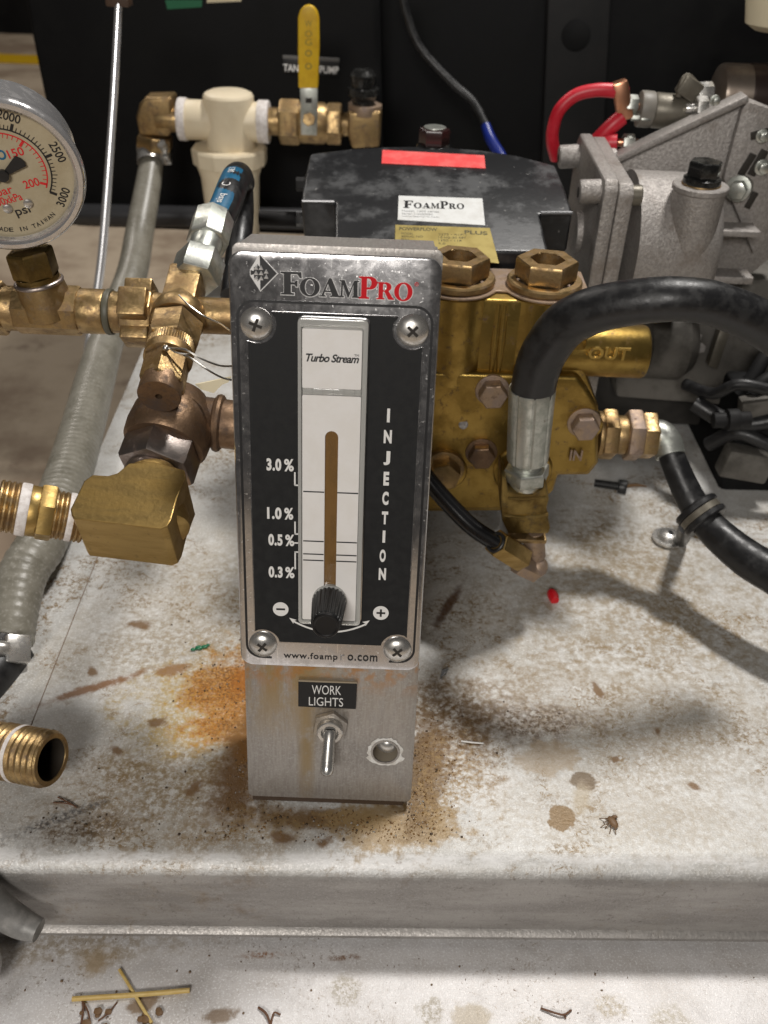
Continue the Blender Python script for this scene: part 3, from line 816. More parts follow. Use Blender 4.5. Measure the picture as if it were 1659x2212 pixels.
ptxt(b, 'R', 8.3, 8.95, 243.5, 244.3, Y=YF, th=.06)
b.obj('lettering', M['red_print'], face)
b = B(); em = lambda x, z: V((-48.0 + x, YF - .01, 245.8 + z))
b.prism([em(0, 6.3), em(6.1, 0), em(0, -6.2), em(0, -2.0), em(-1.0, -3.1), em(-1.0, -1.1), em(-2.2, -2.1), em(-2.2, -.6), em(-3.4, -.9), em(-3.4, .9), em(-2.2, .6), em(-2.2, 2.1), em(-1.0, 1.1), em(-1.0, 3.1), em(0, 2.0)], (0, -.12, 0))
b.obj('emblem', M['black_print'], face)
b = B(); b.prism([v + V((.05, .006, -.06)) for v in grow([em(0, 6.3), em(6.1, 0), em(0, -6.2), em(-3.4, -.9), em(-3.4, .9)], .3)], (0, -.06, 0)); b.obj('emblem_highlight', M['rim'], face)  # pale rim imitating light on the emblem's edges
b = B()
for i, x in enumerate((-1.5, .35, 2.2)):
    for zz in ((-1.85, .0, 1.85) if i < 2 else (-1.2, .6)):
        b.raw([em(x - .85, zz - .75) + V((0, -.14, 0)), em(x + .85, zz - .75) + V((0, -.14, 0)), em(x + .1, zz + .85) + V((0, -.14, 0)), em(x, zz - .2) + V((0, -.5, 0))], [(0, 1, 3), (1, 2, 3), (2, 0, 3), (0, 2, 1)])
b.obj('emblem_facets', M['rim'], face, ang=5)
b = B()
ptxt(b, 'www.foamp', -40.9, -17.6, 82.5, 86.4, Y=YF, bold=.016, space=1.12, th=.1)
b.obj('lettering', M['black_print'], face)
b = B(); ptxt(b, 'r', -16.4, -14.6, 83.3, 86.2, Y=YF, th=.06); b.obj('worn_lettering', mat('worn grey print', (.30, .29, .29), .4, .5), face)
b = B(); ptxt(b, 'o.com', -13.3, -.4, 83.3, 86.3, Y=YF, bold=.016, space=1.12, th=.1)
b.obj('lettering', M['black_print'], face)
# flow window: clear block with the white cards, the amber slot and the scale lines
YW = YF - 3.4
b = B(); b.prism(rrect(BX0, BX1, BZ0, BZ1, YW, 1.8, 4), (0, 3.4, 0), holes=[rrect(-32.75, -10.15, 104.4, 227.6, YW, .5, 2)], bev=.35)
win = b.obj('flow_window', M['frost'], panel)
b = B(); b.box((-21.4, YF - 1.0, 166), 22.4, 1.6, 123); b.obj('backing', M['frost'], win)
b = B(); b.prism(rrect(-32.5, -10.4, 204.6, 227.0, YW + .3, .5, 2), (0, 1.4, 0)); card = b.obj('scale_card', M['white'], win)
b = B()
text(b, 'Turbo Stream', (-31.1, YW + .3, 214.7), (19.7, 0, 0), (0, 0, 3.1), bold=.022, shear=.3, space=.9, th=.1)
text(b, 'TM', (-13.2, YW + .3, 217.2), (1.7, 0, 0), (0, 0, .9), th=.1)
b.obj('lettering', M['black_print'], card)
b = B()
slot = circ((-21.2, YW + .3, 185.4), 2.55, 11, a0=0, a1=PI, end=True) + [V((-23.6, YW + .3, 116)), V((-18.7, YW + .3, 116))]
b.prism(rrect(-32.5, -10.3, 104.8, 201.9, YW + .3, .5, 2), (0, 1.4, 0), holes=[slot])
card2 = b.obj('scale_card', M['white'], win)
b = B(); b.box((-21.2, YW + 1.35, 152), 5.4, .5, 74); b.obj('flow_tube', M['liquid'], win)
b = B(); b.box((-21.4, YW + .9, 203.2), 22, .5, 2.4, bev=.2)
for i in range(5): b.box((-29 + i*4, YW + .5, 203.2), .35, .5, 2.2)
b.obj('divider', M['frost'], win)
b = B()
for z in (162.6, 141.1, 135.3, 132.5):
    b.box((-28.0, YW + .24, z), 8.3, .1, .5); b.box((-14.55, YW + .24, z), 8.2, .1, .5)
b.obj('scale_lines', M['black_print'], card2)
# adjustment knob
kc = V((-21.2, YW, 114.4))
b = B(); b.lathe(kc, (0, -1, 0), [(-1, 0), (-1, 7.2), (.7, 7.2), (1.3, 6.6), (1.3, 0)], 40); kb = b.obj('knob_collar', M['frost'], panel)
b = B(); b.lathe(kc, (0, -1, 0), [(1.2, 0), (1.2, 6.6), (2, 7.2), (19, 6.05), (19.8, 5.4)], 96, mod=lambda i: 1.0 if i % 4 < 2 else .93)
kn = b.obj('adjustment_knob', M['black_plastic'], panel, ang=20)
b = B(); b.lathe(kc, (0, -1, 0), [(18, 5.55), (20.6, 5.5), (21.0, 5.2), (21.0, 4.6), (20.7, 4.2), (20.6, 0)], 40); b.obj('end_cap', mat('satin black cap', (.008, .008, .009), .35), kn)
# cross-head screws
def screw(parent, c, r, rot):
    b = B(); b.lathe(V(c) + V((0, .2, 0)), (0, -1, 0), [(0, 0), (0, r), (.5, r), (1.3, r*.93), (2.1, r*.76), (2.7, r*.5), (3.0, r*.25), (3.05, 0)], 36)
    s = b.obj('screw', M['steel'], parent, ang=60)
    b = B()
    for k in range(2):
        R = Matrix.Rotation(rot + k*PI/2, 3, 'Y')
        b.box(V(c) + V((0, -2.45 - .02*k, 0)), 5.0 if k else 4.98, .8, 1.15, R)
    b.obj('cross_slot', M['dark_hole'], s)
for (x, z), rot in zip(sc, (.35, .75, .65, .85)): screw(panel, (x, YF, z), 6.1, rot)
# work lights plate
b = B(); b.prism([V((-34.9, YB - .03, 56.8)), V((-9.2, YB - .03, 56.6)), V((-9.0, YB - .03, 70.1)), V((-34.8, YB - .03, 69.9))], (0, -1.3, 0), bev=.2, seg=1)
wl = b.obj('name_plate', M['plate'], panel)
b = B(); b.box((-21.9, YB - .62, 70.35), 25.8, 1.0, .7); b.obj('plate_edge', mat('tan plate edge', (.33, .27, .19), .6), wl)
b = B(); ptxt(b, 'WORK', -28.8, -15.9, 64.0, 68.7, Y=YB - 1.35, bold=-.004, th=.12); ptxt(b, 'LIGHTS', -30.1, -14.9, 57.9, 62.4, Y=YB - 1.35, bold=-.004, th=.12)
b.obj('lettering', M['white_print'], wl)
# toggle switch
tc = V((-20.4, YB, 46.6))
b = B(); b.hexa(tc + V((0, -.02, 0)), tc + V((0, -2.6, 0)), 8.3, .07, rot=.35); tg = b.obj('switch_nut', M['bracket'], panel)
b = B(); b.lathe(tc, (0, -1, 0), [(2.5, 5.9), (6.0, 5.8), (6.4, 5.4), (6.4, 4.0), (4.6, 3.2), (4.6, 0)], 32); b.obj('bushing', M['steel'], tg)
lv0 = tc + V((0, -4.6, 0)); lv1 = V((-20.9, YB - 15.2, 31.6))
ax = lv1 - lv0; L = ax.length
b = B(); b.lathe(lv0, ax, [(-.6, 2.5), (1, 2.9), (4, 2.6), (L - 3, 3.0), (L - 1.4, 3.05), (L + .2, 2.4), (L + 1.0, 1.2), (L + 1.2, 0)], 24); b.obj('lever', M['steel'], tg)

# stand the panel in the world, leaning back
def place_leaning(root):
    v = root.location/K - V((0, 0, PAN_H))
    root.location = (V((0, 0, CAM_H)) + Rv(v))*K
    root.rotation_euler = (-LEAN, 0, 0)
place_leaning(panel)
# ================================================================== PRESSURE GAUGE
YG = 400.0
gc = P(6, 384, 372)                     # centre of the bezel
gn = V((.28, -.94, -.17)).normalized()
s = mpp(gc)
RB = 172*s
gx0 = V((0, 0, 1)).cross(-gn).normalized() * -1
gx0 = gn.cross(V((0, 0, 1))).normalized() * -1
if gx0.x < 0: gx0 = -gx0
gy0 = gn.cross(gx0).normalized()
if gy0.z < 0: gy0 = -gy0
ro = math.radians(13)
gx = gx0*math.cos(ro) + gy0*math.sin(ro)
gy = gy0*math.cos(ro) - gx0*math.sin(ro)
gauge = thing('pressure_gauge', 'round chrome pressure gauge with yellowed dial at the left edge', 'gauge', gc - gy*RB)
b = B(); b.lathe(gc, gn, [(-27, 0), (-27, RB*.80), (-25, RB*.90), (-5, RB*.93), (-4, RB*.985), (-1.2, RB), (.8, RB*.985), (1.6, RB*.955), (1.6, RB*.90), (.4, RB*.865), (-2.2, RB*.85)], 72)
b.obj('case', M['chrome'], gauge, ang=40)
dc = gc - gn*3.0
b = B(); b.lathe(dc, gn, [(-.5, RB*.865), (0, RB*.865), (0, 0)], 64); dial = b.obj('dial', M['dial'], gauge)
def dp(a, r): return dc + (gx*math.cos(math.radians(a)) + gy*math.sin(math.radians(a)))*r*RB + gn*.06
A0, A1 = 222.0, -40.0
def ang_psi(v):
    for (v0, a0), (v1, a1) in (((0, 222), (2000, 56)), ((2000, 56), (2500, 7)), ((2500, 7), (3000, -40))):
        if v <= v1: return a0 + (a1 - a0)*(v - v0)/(v1 - v0)
def strip(b, pts, nrm, w):
    L, R = [], []
    for i, p in enumerate(pts):
        t = (pts[min(i + 1, len(pts) - 1)] - pts[max(i - 1, 0)]).normalized(); nn = nrm.cross(t)*w/2
        L.append(p + nn); R.append(p - nn)
    up = nrm*.08
    b.grid([[L[i], R[i], R[i] + up, L[i] + up] for i in range(len(pts))])
b = B(); strip(b, [dp(A0 + (A1 - A0)*i/60, .58) for i in range(61)], gn, .55)
for v in range(0, 3001, 50):
    a = ang_psi(v); big = v % 500 == 0; md = v % 250 == 0
    strip(b, [dp(a, .58), dp(a, .58 + (.09 if big else .07 if md else .055))], gn, 1.1 if big else .3)
b.obj('scale', M['black_print'], dial)
b = B(); strip(b, [dp(A0 + (A1 + 4 - A0)*i/60, .525) for i in range(61)], gn, .5)
for v in range(0, 201, 5):
    a = ang_psi(v*14.5); big = v % 50 == 0
    strip(b, [dp(a, .525), dp(a, .525 - (.085 if big else .055))], gn, 1.0 if big else .25)
b.obj('red_scale', M['red_print'], dial)
def dial_text(b, s_, a, r, h, tilt=0., bold=.01, wf=.62):
    """lettering turned round the dial; tilt is its own lean in degrees"""
    c = dp(a, r); w = h*wf*len(s_)*RB*(.28 if s_ == 'I' else 1); t = math.radians(tilt)
    ux = gx*math.cos(t) + gy*math.sin(t); uy = gy*math.cos(t) - gx*math.sin(t)
    text(b, s_, c - ux*w/2 - uy*h*RB/2, ux*w, uy*h*RB, bold=bold, th=.05, lift=.02)
b = B()
for v in (500, 1000, 1500, 2000, 2500, 3000):
    a = ang_psi(v); dial_text(b, str(v), a + (4 if v == 2000 else 0), .75, .11, tilt=a - 90 if 0 < a < 180 else a + 90, bold=.014, wf=.6)
dial_text(b, 'psi', -88, .53, .15, bold=.01, wf=.42)
for i, ch in enumerate('MADE IN TAIWAN'):
    if ch != ' ':
        a = -121 + i*4.5; dial_text(b, ch, a, .76, .06, tilt=a + 90, wf=.85)
b.obj('lettering', M['black_print'], dial)
b = B()
for v in (50, 100, 150, 200):
    a = ang_psi(v*14.5); dial_text(b, str(v), {150: 40, 200: -36}.get(v, a), .34, .11, bold=.014, wf=.6)
dial_text(b, 'bar', -112, .22, .11); dial_text(b, '100xkPa', -106, .34, .105, wf=.5)
b.obj('red_lettering', M['red_print'], dial)
b = B(); dial_text(b, 'FOAMPRO', 128, .30, .13, bold=.03, wf=.72); b.obj('blue_lettering', M['blue'], dial)
b = B()
for a in (-74, -108):
    b.lathe(dp(a, .46), gn, [(0, 0), (0, 2.0), (.6, 1.8), (.9, 1.2), (1, 0)], 20)
b.obj('dial_screw', M['steel'], dial)
na = math.radians(23)
nd = gx*math.cos(na) + gy*math.sin(na); nw = gn.cross(nd)
hub = dc + gn*.9
b = B(); b.prism([hub + nd*.04*RB + nw*.03*RB, hub + nd*.30*RB + nw*.085*RB, hub + nd*.33*RB + nw*.03*RB, hub + nd*.335*RB - nw*.03*RB, hub + nd*.31*RB - nw*.085*RB, hub + nd*.04*RB - nw*.03*RB, hub - nd*.60*RB - nw*.012*RB, hub - nd*.60*RB + nw*.012*RB], gn*.5)
b.lathe(hub - gn*.4, gn, [(0, .075*RB), (1.6, .075*RB), (1.9, 0)], 24)
b.obj('needle', M['black_print'], gauge)
# stem nut under the case
st0 = P(98, 545, 392); st1 = P(66, 596, 396)
stx = (P(98, 690, 400) - P(56, 560, 394)).normalized()
s0 = P(62, 540, 393)
b = B(); b.hexa(s0, s0 + stx*11.5, 55*s, .07, rot=.2); b.lathe(s0 + stx*11, stx, [(0, 9.2), (2.5, 9.2)], 30)
b.obj('stem_nut', M['brass_dark'], gauge)

# ================================================================== BRASS PIPE RUN (left, behind the panel)
Y0 = 402.0
run = thing('brass_pipe_run', 'dull brass pipe run below the gauge running behind the panel', 'pipe', P(200, 680, Y0))
def seg_x(xa, xb): 
    f = lambda x: P(x, 665 + .0378*x, Y0)
    return f(xa), f(xb)
sr = mpp(P(200, 673, Y0))
a, c = seg_x(-60, 42); b = B(); b.rod(a, c, 48*sr); b.obj('pipe', M['brass'], run)
a, c = seg_x(-40, 14); b = B(); b.hexa(a, c, 60*sr, rot=.3); b.obj('hex_nut', M['brass'], run)
a, c = seg_x(38, 178); b = B(); b.hexa(a, c, 53*sr, .12, n=8, rot=PI/8); b.obj('tee_body', M['brass'], run)
a, c = seg_x(174, 232); b = B(); b.rod(a, c, 48*sr, ch=1.0); b.obj('collar', M['brass'], run)
a, c = seg_x(231, 246); b = B(); b.rod(a, c, 49.5*sr, ch=1.2); b.obj('washer', mat('dark green washer', (.09, .085, .06), .5), run)
a, c = seg_x(245, 270); b = B(); b.rod(a, c, 45*sr, 43*sr); b.obj('sleeve', M['brass'], run)
a, c = seg_x(266, 336); b = B(); b.hexa(a, c, 53*sr, .12, n=8, rot=.1)
ad = (c - a).normalized()
for k in range(4):
    th = k*PI/2 + .75
    _, u_, w_ = frame(ad)
    dr = u_*math.cos(th) + w_*math.sin(th)
    b.box((a + c)/2 + dr*49*sr, (c - a).length*.86, 13, 8, Matrix((ad, ad.cross(dr), dr)).transposed().to_3x3(), bev=1)
b.obj('union_nut', M['brass'], run)
a, c = seg_x(334, 392); b = B(); b.rod(a, c, 46*sr, 40*sr); b.obj('neck', M['brass'], run)
a, c = seg_x(388, 620); b = B(); b.rod(a, c, 39*sr); b.obj('pipe', M['brass'], run)
# tee branch up to the gauge stem
t0 = P(110, 672, 401); t1 = s0 + stx*13
b = B(); b.lathe(t1, t0 - t1, [(0, 0), (0, 8.8), (.6, 9.6), (3, 10.2), ((t0 - t1).length, 11.6)], 36); b.obj('tee_branch', M['brass'], run)
b = B(); b.ring(t1 + stx*1, stx, 9.6, 1.0); b.obj('branch_lip', M['pewter'], run)

# ------------------------------------------------------------------ relief valve, pointing down and towards the viewer
def on_axis(pts):                      # (x, y) with Y from a straight line in depth
    return pts
rv_a, rv_b = P(393, 655, 402), P(343, 857, 352)
rvx = (rv_b - rv_a).normalized()
def rvp(t): return rv_a + rvx*t
LR = (rv_b - rv_a).length
rs = mpp(P(370, 760, 378))
rv = thing('relief_valve', 'brass relief valve with knurled collar and wire seal pointing down at the viewer', 'valve', rv_b)
b = B(); b.lathe(rvp(-16), rvx, [(0, 0), (0, 33*rs), (13, 36*rs), (16, 40*rs), (22, 58*rs), (24, 60*rs), (28, 60*rs), (29, 57*rs), (29, 0)], 40); b.obj('body', M['brass'], rv)
b = B(); b.box(rvp(-6), 15, 15, 26, rvx.to_track_quat('Z', 'Y').to_matrix(), bev=1.5); b.obj('casting_rib', M['brass'], rv)
b = B(); b.hexa(rvp(LR*.24), rvp(LR*.47), 61*rs, .10, rot=.15); b.obj('hex_nut', M['brass'], rv)
b = B(); b.lathe(rvp(LR*.46), rvx, [(0, 0), (0, 50*rs), (.6, 52*rs), (5.4, 52*rs), (6, 50*rs)], 120, mod=lambda i: 1 if i % 2 else .965); b.obj('knurled_collar', M['brass'], rv, ang=10)
b = B(); b.lathe(rvp(LR*.555), rvx, [(0, 51*rs), (3, 52.5*rs), (4.6, 52*rs), (5, 46*rs), (5, 0)], 40); b.obj('collar_rim', M['brass'], rv)
b = B(); b.hexa(rvp(LR*.60), rvp(LR*.90), 49*rs, .06, rot=.5); b.obj('cap_hex', M['brass'], rv)
e = LR*.86
b = B(); b.lathe(rvp(e), rvx, [(0, 0), (0, 44*rs), (LR*.14 - .8, 45*rs), (LR*.14, 43.6*rs), (LR*.14, 7.5*rs), (LR*.14 - 5, 7*rs)], 40); b.obj('end_cap', M['bronze'], rv)
b = B(); b.lathe(rvp(LR - 3), rvx, [(0, 7.6*rs), (0, 0)], 20); b.obj('vent_hole', M['dark_hole'], rv)
# wire seal with paper tag
b = B()
def zz(x, y): return (x/3, 497.7 + y/3)
b.tube([P(*zz(1160, 420), 384), P(*zz(1230, 490), 380), P(*zz(1330, 560), 378), P(*zz(1420, 600), 372), P(*zz(1490, 650), 362)], .35, n=6)
b.tube([P(*zz(1050, 770), 366), P(*zz(1080, 755), 363), P(*zz(1140, 790), 361), P(*zz(1220, 800), 360), P(*zz(1200, 770), 360), P(*zz(1090, 760), 362)], .4, n=6)
b.tube([P(*zz(1080, 765), 362), P(*zz(1200, 775), 358), P(*zz(1300, 830), 356), P(*zz(1420, 875), 352), P(*zz(1505, 880), 348)], .4, n=6)
b.tube([P(*zz(1190, 810), 360), P(*zz(1240, 830), 358), P(*zz(1340, 900), 356), P(*zz(1430, 950), 352), P(*zz(1500, 970), 350)], .4, n=6)
b.ball(P(*zz(1075, 762), 361.5), 1.4, sub=2)
ws = b.obj('seal_wire', M['wire']); solo(ws, 'thin looped wire seal tied round the relief valve collar', 'wire')
q = [P(*zz(x, y), 372) for x, y in ((1265, 1000), (1500, 950), (1480, 985), (1440, 1000), (1385, 1055), (1300, 1030))]
b = B(); b.prism(q, (0, .5, .2)); solo(b.obj('paper_tag', M['paper']), 'torn cream paper tag hanging from the wire beside the panel', 'tag')

# ------------------------------------------------------------------ hose with blue band, running up and back from the relief valve
hz = thing('banded_hose', 'black hose with blue band and zinc fittings above the brass valve', 'hose', P(430, 590, 415))
p_a, p_b = P(417, 615, 412), P(436, 562, 424)
hx = (p_b - p_a).normalized(); hs = mpp(p_a)
b = B(); b.hexa(P(420, 607, 414), P(436, 555, 426), 54*hs, .14, rot=.25); b.obj('hex_nut', M['zinc'], hz)
b = B(); b.rod(P(434, 562, 424), P(450, 515, 436), 36*hs); b.obj('neck', M['zinc'], hz)
b = B(); b.hexa(P(447, 527, 434), P(462, 470, 450), 47*hs, .12, rot=.1, n=8); b.obj('hex_sleeve', M['zinc'], hz)
pth = [P(470, 480, 450), P(486, 447, 462), P(499, 413, 476), P(509, 388, 496), P(516, 381, 525), P(522, 395, 550)]
b = B(); b.tube(pth, [36*hs]*6, n=28); b.obj('hose', M['rubber'], hz)
# tail that drops back behind the valve
b = B(); b.tube([P(520, 388, 545), P(522, 470, 540), P(512, 560, 520), P(503, 640, 500)], [33*hs]*4, n=24); b.obj('hose_tail', M['rubber'], hz)
# blue band wraps the side of the hose that faces left and up
def band(path, r, a0, a1, k=10):
    Q = []
    m = len(path)
    for i in range(m - 1):
        for j in range(8): Q.append(path[i].lerp(path[i + 1], j/8))
    Q.append(path[-1])
    rings = []
    for i, q_ in enumerate(Q):
        t_ = (Q[min(i + 1, len(Q) - 1)] - Q[max(i - 1, 0)]).normalized()
        view = (V((0, 0, CAM_H)) - q_).normalized(); view = (view - t_*view.dot(t_)).normalized()
        side = view.cross(t_)
        rings.append([q_ + (view*math.cos(a0 + (a1 - a0)*h/k) + side*math.sin(a0 + (a1 - a0)*h/k))*r for h in range(k + 1)])
    return rings
bpth = [P(472, 476, 451), P(486, 447, 462), P(499, 413, 476), P(507, 392, 490)]
b = B(); b.grid(band(bpth, 36.6*hs, -.25, 1.25), closed=False); bo = b.obj('blue_band', M['blue'], hz, recalc=False)
b = B()
for (q_, dn_, txt, ln, ht) in ((bpth[0].lerp(bpth[1], .25), bpth[1] - bpth[0], 'sisq', 8, 4.2), (bpth[1].lerp(bpth[2], .42), bpth[2] - bpth[1], 'C', 3.2, 4.4), (bpth[2].lerp(bpth[3], .35), bpth[3] - bpth[2], 'SAE 1', 7, 3.2)):
    d_ = dn_.normalized(); vw = (V((0, 0, CAM_H)) - q_).normalized(); vw = (vw - d_*vw.dot(d_)).normalized(); sd = vw.cross(d_)
    nrm = (vw*math.cos(.45) + sd*math.sin(.45)).normalized(); up_ = nrm.cross(d_)
    text(b, txt, q_ + nrm*36.6*hs - up_*ht/2, d_*ln, up_*ht, th=.1, lift=.15)
b.obj('lettering', M['white_print'], bo)

# ================================================================== BRONZE SWING TEE, GREY NUT AND BRASS ELBOW
el_o = P(270, 1090, 318)
tee = thing('bronze_tee', 'brown bronze tee with a large grey hex nut under the relief valve', 'pipe fitting', P(400, 1000, 360))
bx = Rv(V((-.13, -.80, -.58))).normalized()        # axis: towards the viewer and down
c0 = P(374, 910, 378)
bs = mpp(c0)
b = B(); b.lathe(c0 - bx*14, bx, [(0, 0), (0, 58*bs), (6, 74*bs), (12, 88*bs), (20, 92*bs), (26, 90*bs), (28, 84*bs), (28, 0)], 48); b.obj('body', M['bronze'], tee)
b = B(); b.rod(P(400, 905, 384), P(560, 925, 384), 54*bs); b.obj('branch', M['bronze'], tee)
b = B(); b.ring(P(472, 914, 384), P(560, 925, 384) - P(400, 905, 384), 53*bs, 2.2); b.obj('branch_band', M['bronze'], tee)
n0 = c0 + bx*13
b = B(); b.hexa(n0, n0 + bx*14, 83*bs, .12, rot=.52); b.obj('hex_nut', M['pewter'], tee)
b = B(); b.rod(n0 + bx*14, n0 + bx*21, 62*bs, ch=1.5); b.obj('nut_collar', M['pewter'], tee)
b = B(); b.rod(n0 + bx*20, n0 + bx*23, 54*bs, ch=1); b.obj('thread_tape', M['tape'], tee)

eb = thing('brass_elbow', 'heavy forged brass elbow with taped threaded nipple pointing left', 'pipe fitting', P(260, 1200, 320))
en = Rv(V((0, -.50, .866))).normalized()           # top face of the forging
eo = P(250, 1060, 322)
Z2 = lambda x, y: (x/3, 940 + y/3)
outl = [(455, 478), (545, 295), (600, 255), (700, 262), (760, 245), (835, 180), (1000, 172), (1195, 225), (1205, 268), (1150, 400), (1110, 545), (1085, 590), (1040, 606), (760, 572), (478, 540), (462, 515)]
poly = [onplane(*Z2(x, y), eo, en) for x, y in outl]
b = B(); b.prism(poly, -en*25.5, bev=.5, seg=2)
b.obj('body', M['brass_bright'], eb, ang=18)
# arm that screws into the grey nut, rounded side of the forging
ac = onplane(*Z2(965, 320), eo, en) - en*13.2
nx = (n0 + bx*20) - ac; nx = (nx - en*nx.dot(en)).normalized()
b = B(); b.rod(ac - nx*15, ac + nx*16, 12.0, ch=3); b.obj('arm', M['brass_bright'], eb)
# nipple
na0, na1 = P(0, 1092, 318), P(172, 1120, 326)
nd_ = (na1 - na0); nl = nd_.length; nd_ = nd_.normalized(); ns = mpp(na0)
b = B(); b.thread(na0 - nd_*1, na0 + nd_*nl*.37, 57*ns, 1.9, .7); nip = b.obj('nipple_thread', M['brass'], eb)
b = B(); b.rod(na0 + nd_*nl*.22, na0 + nd_*nl*.36, 58.5*ns, ch=.8); b.obj('thread_tape', M['tape'], nip)
b = B(); b.rod(na0 + nd_*nl*.34, na0 + nd_*nl*.48, 56*ns); b.obj('nipple_neck', M['brass_bright'], eb)
b = B(); b.hexa(na0 + nd_*nl*.47, na0 + nd_*nl*.68, 64*ns, .08, rot=.2); b.obj('hex_nut', M['brass_bright'], eb)
b = B(); b.thread(na0 + nd_*nl*.66, na0 + nd_*(nl + 2), 54*ns, 1.7, .6); b.obj('nipple_thread', M['brass'], eb)
b = B(); b.rod(na0 + nd_*nl*.84, na0 + nd_*nl*.93, 54.6*ns, ch=.5); b.obj('thread_tape', M['tape'], eb)

# ================================================================== CLEAR HOSE, ROD, STRAINER, BALL VALVE
ch_pts = [(323, 330, 905), (325, 367, 895), (302, 500, 850), (283, 598, 800), (232, 731, 735), (203, 831, 680), (172, 948, 610), (140, 1050, 550), (92, 1170, 490), (50, 1240, 466), (30, 1345, 440), (28, 1400, 430)]
pts = [P(*p) for p in ch_pts]
hosew = [25, 26, 30, 32.5, 36, 42, 46, 49, 51, 51, 47, 44]
rad = [w*mpp(p) for w, p in zip(hosew, pts)]
def catmull(pts, rad, sub):
    Q, R = [], []
    m = len(pts)
    for i in range(m - 1):
        p1, p2 = pts[i], pts[i + 1]
        p0 = pts[i - 1] if i else p1*2 - p2
        p3 = pts[i + 2] if i + 2 < m else p2*2 - p1
        k = max(4, int((p2 - p1).length/sub))
        for j in range(k):
            t = j/k
            Q.append(.5*((2*p1) + (p2 - p0)*t + (2*p0 - 5*p1 + 4*p2 - p3)*t*t + (3*p1 - p0 - 3*p2 + p3)*t**3)); R.append(rad[i]*(1 - t) + rad[i + 1]*t)
    Q.append(pts[-1]); R.append(rad[-1])
    return Q, R
Q, R = catmull(pts, rad, 1.0)
tot = 0
RR = []
for i in range(len(Q)):
    if i: tot += (Q[i] - Q[i - 1]).length
    fade = min(1, max(0.12, (700 - Q[i].y)/220))
    RR.append(R[i]*(1 + .032*fade*(.5 + .5*math.cos(2*PI*tot/5.6))**3))
chz = thing('clear_hose', 'cloudy grey spiral suction hose curving down the left side', 'hose', pts[-1])
b = B(); b.sweep(Q, RR, 28); b.obj('hose', M['hose'], chz)
def worm_clamp(parent_label, c, axis, R_, side, w=9, name='hose_clamp'):
    t = thing(name, parent_label, 'clamp', c, 'worm drive hose clamps')
    ax_ = V(axis).normalized(); sd = (V(side) - ax_*V(side).dot(ax_)).normalized()
    b = B(); b.lathe(V(c) - ax_*w/2, ax_, [(0, R_*.95), (0, R_), (w, R_), (w, R_*.95)], 40); b.obj('band', M['steel'], t)
    mrot = Matrix((ax_.cross(sd), ax_, sd)).transposed()
    b = B(); b.box(V(c) + sd*(R_ + 3.2), 13, w + 2.5, 7, mrot, bev=1.2); b.obj('housing', M['steel'], t)
    tt = ax_.cross(sd)
    b = B(); b.rod(V(c) + sd*(R_ + 4) + tt*5, V(c) + sd*(R_ + 4) + tt*11, 4.2); b.hexa(V(c) + sd*(R_ + 4) + tt*10.5, V(c) + sd*(R_ + 4) + tt*14, 4.4); b.obj('screw', M['steel'], t)
    return t
worm_clamp('steel hose clamp where the clear hose meets the upper brass elbow', P(324, 334, 900), pts[1] - pts[0], rad[0]*1.1, V((1, -.4, -.2)), 17)
worm_clamp('steel hose clamp with screw at the lower left edge', P(20, 1416, 424), pts[-1] - pts[-2], rad[-1]*1.02, V((.55, -.8, .25)), 13)
b = B(); b.tube([P(20, 1410, 426), P(-25, 1470, 405), P(-100, 1540, 380)], [15, 14, 14], n=24)
solo(b.obj('dark_pipe', M['rubber']), 'dark pipe stub below the lower hose clamp at left edge', 'pipe')

b = B(); b.tube([P(259, -40, 770), P(257, 0, 770), P(243, 250, 765), P(220, 553, 755), P(193, 735, 745), P(176, 850, 738)], [8.2*mpp(P(250, 200, 765))]*3 + [9.5*mpp(P(220, 553, 755))]*3, n=20)
rodt = thing('chrome_rod', 'long thin chromed rod rising behind the gauge', 'rod', P(176, 850, 738))
b.obj('rod', M['rod'], rodt)
b = B(); b.box(P(256, -6, 772), 18, 12, 12, bev=1.5); b.obj('clip', mat('brown clip', (.07, .04, .025), .5), rodt)

YS = 874.0
ss = mpp(W(495, 300, YS))
stt = thing('strainer', 'cream plastic tee strainer with tapered bowl in the background', 'strainer', W(495, 520, YS))
zax = V((0, 0, -1))
tp = W(493, 207, YS)
b = B(); b.lathe(tp, zax, [(-4, 0), (-4, 40*ss), (-2, 50*ss), (0, 53*ss), (105*ss, 53*ss), (112*ss, 62*ss)], 40); b.obj('head', M['cream'], stt)
b = B(); b.rod(W(398, 258, YS), W(582, 265, YS), 40*ss, ch=1); b.obj('cross_port', M['cream'], stt)
fl = W(495, 316, YS)
b = B(); b.lathe(fl, zax, [(0, 0), (0, 79*ss), (2, 82*ss), (34*ss, 80*ss), (36*ss, 70*ss), (36*ss, 0)], 12); b.obj('flange_nut', M['cream'], stt, ang=20)
b = B(); b.lathe(W(495, 345, YS), zax, [(0, 74*ss), (35*ss, 64*ss), (180*ss, 56*ss), (188*ss, 44*ss), (190*ss, 0)], 40); b.obj('bowl', M['cream'], stt)
for xa, xb in ((387, 405), (558, 582)):
    b = B(); b.rod(W(xa, 257 + (xa > 500)*6, YS), W(xb, 258 + (xa > 500)*6, YS), 43*ss, ch=1); b.obj('tape_ring', M['tape'], stt)

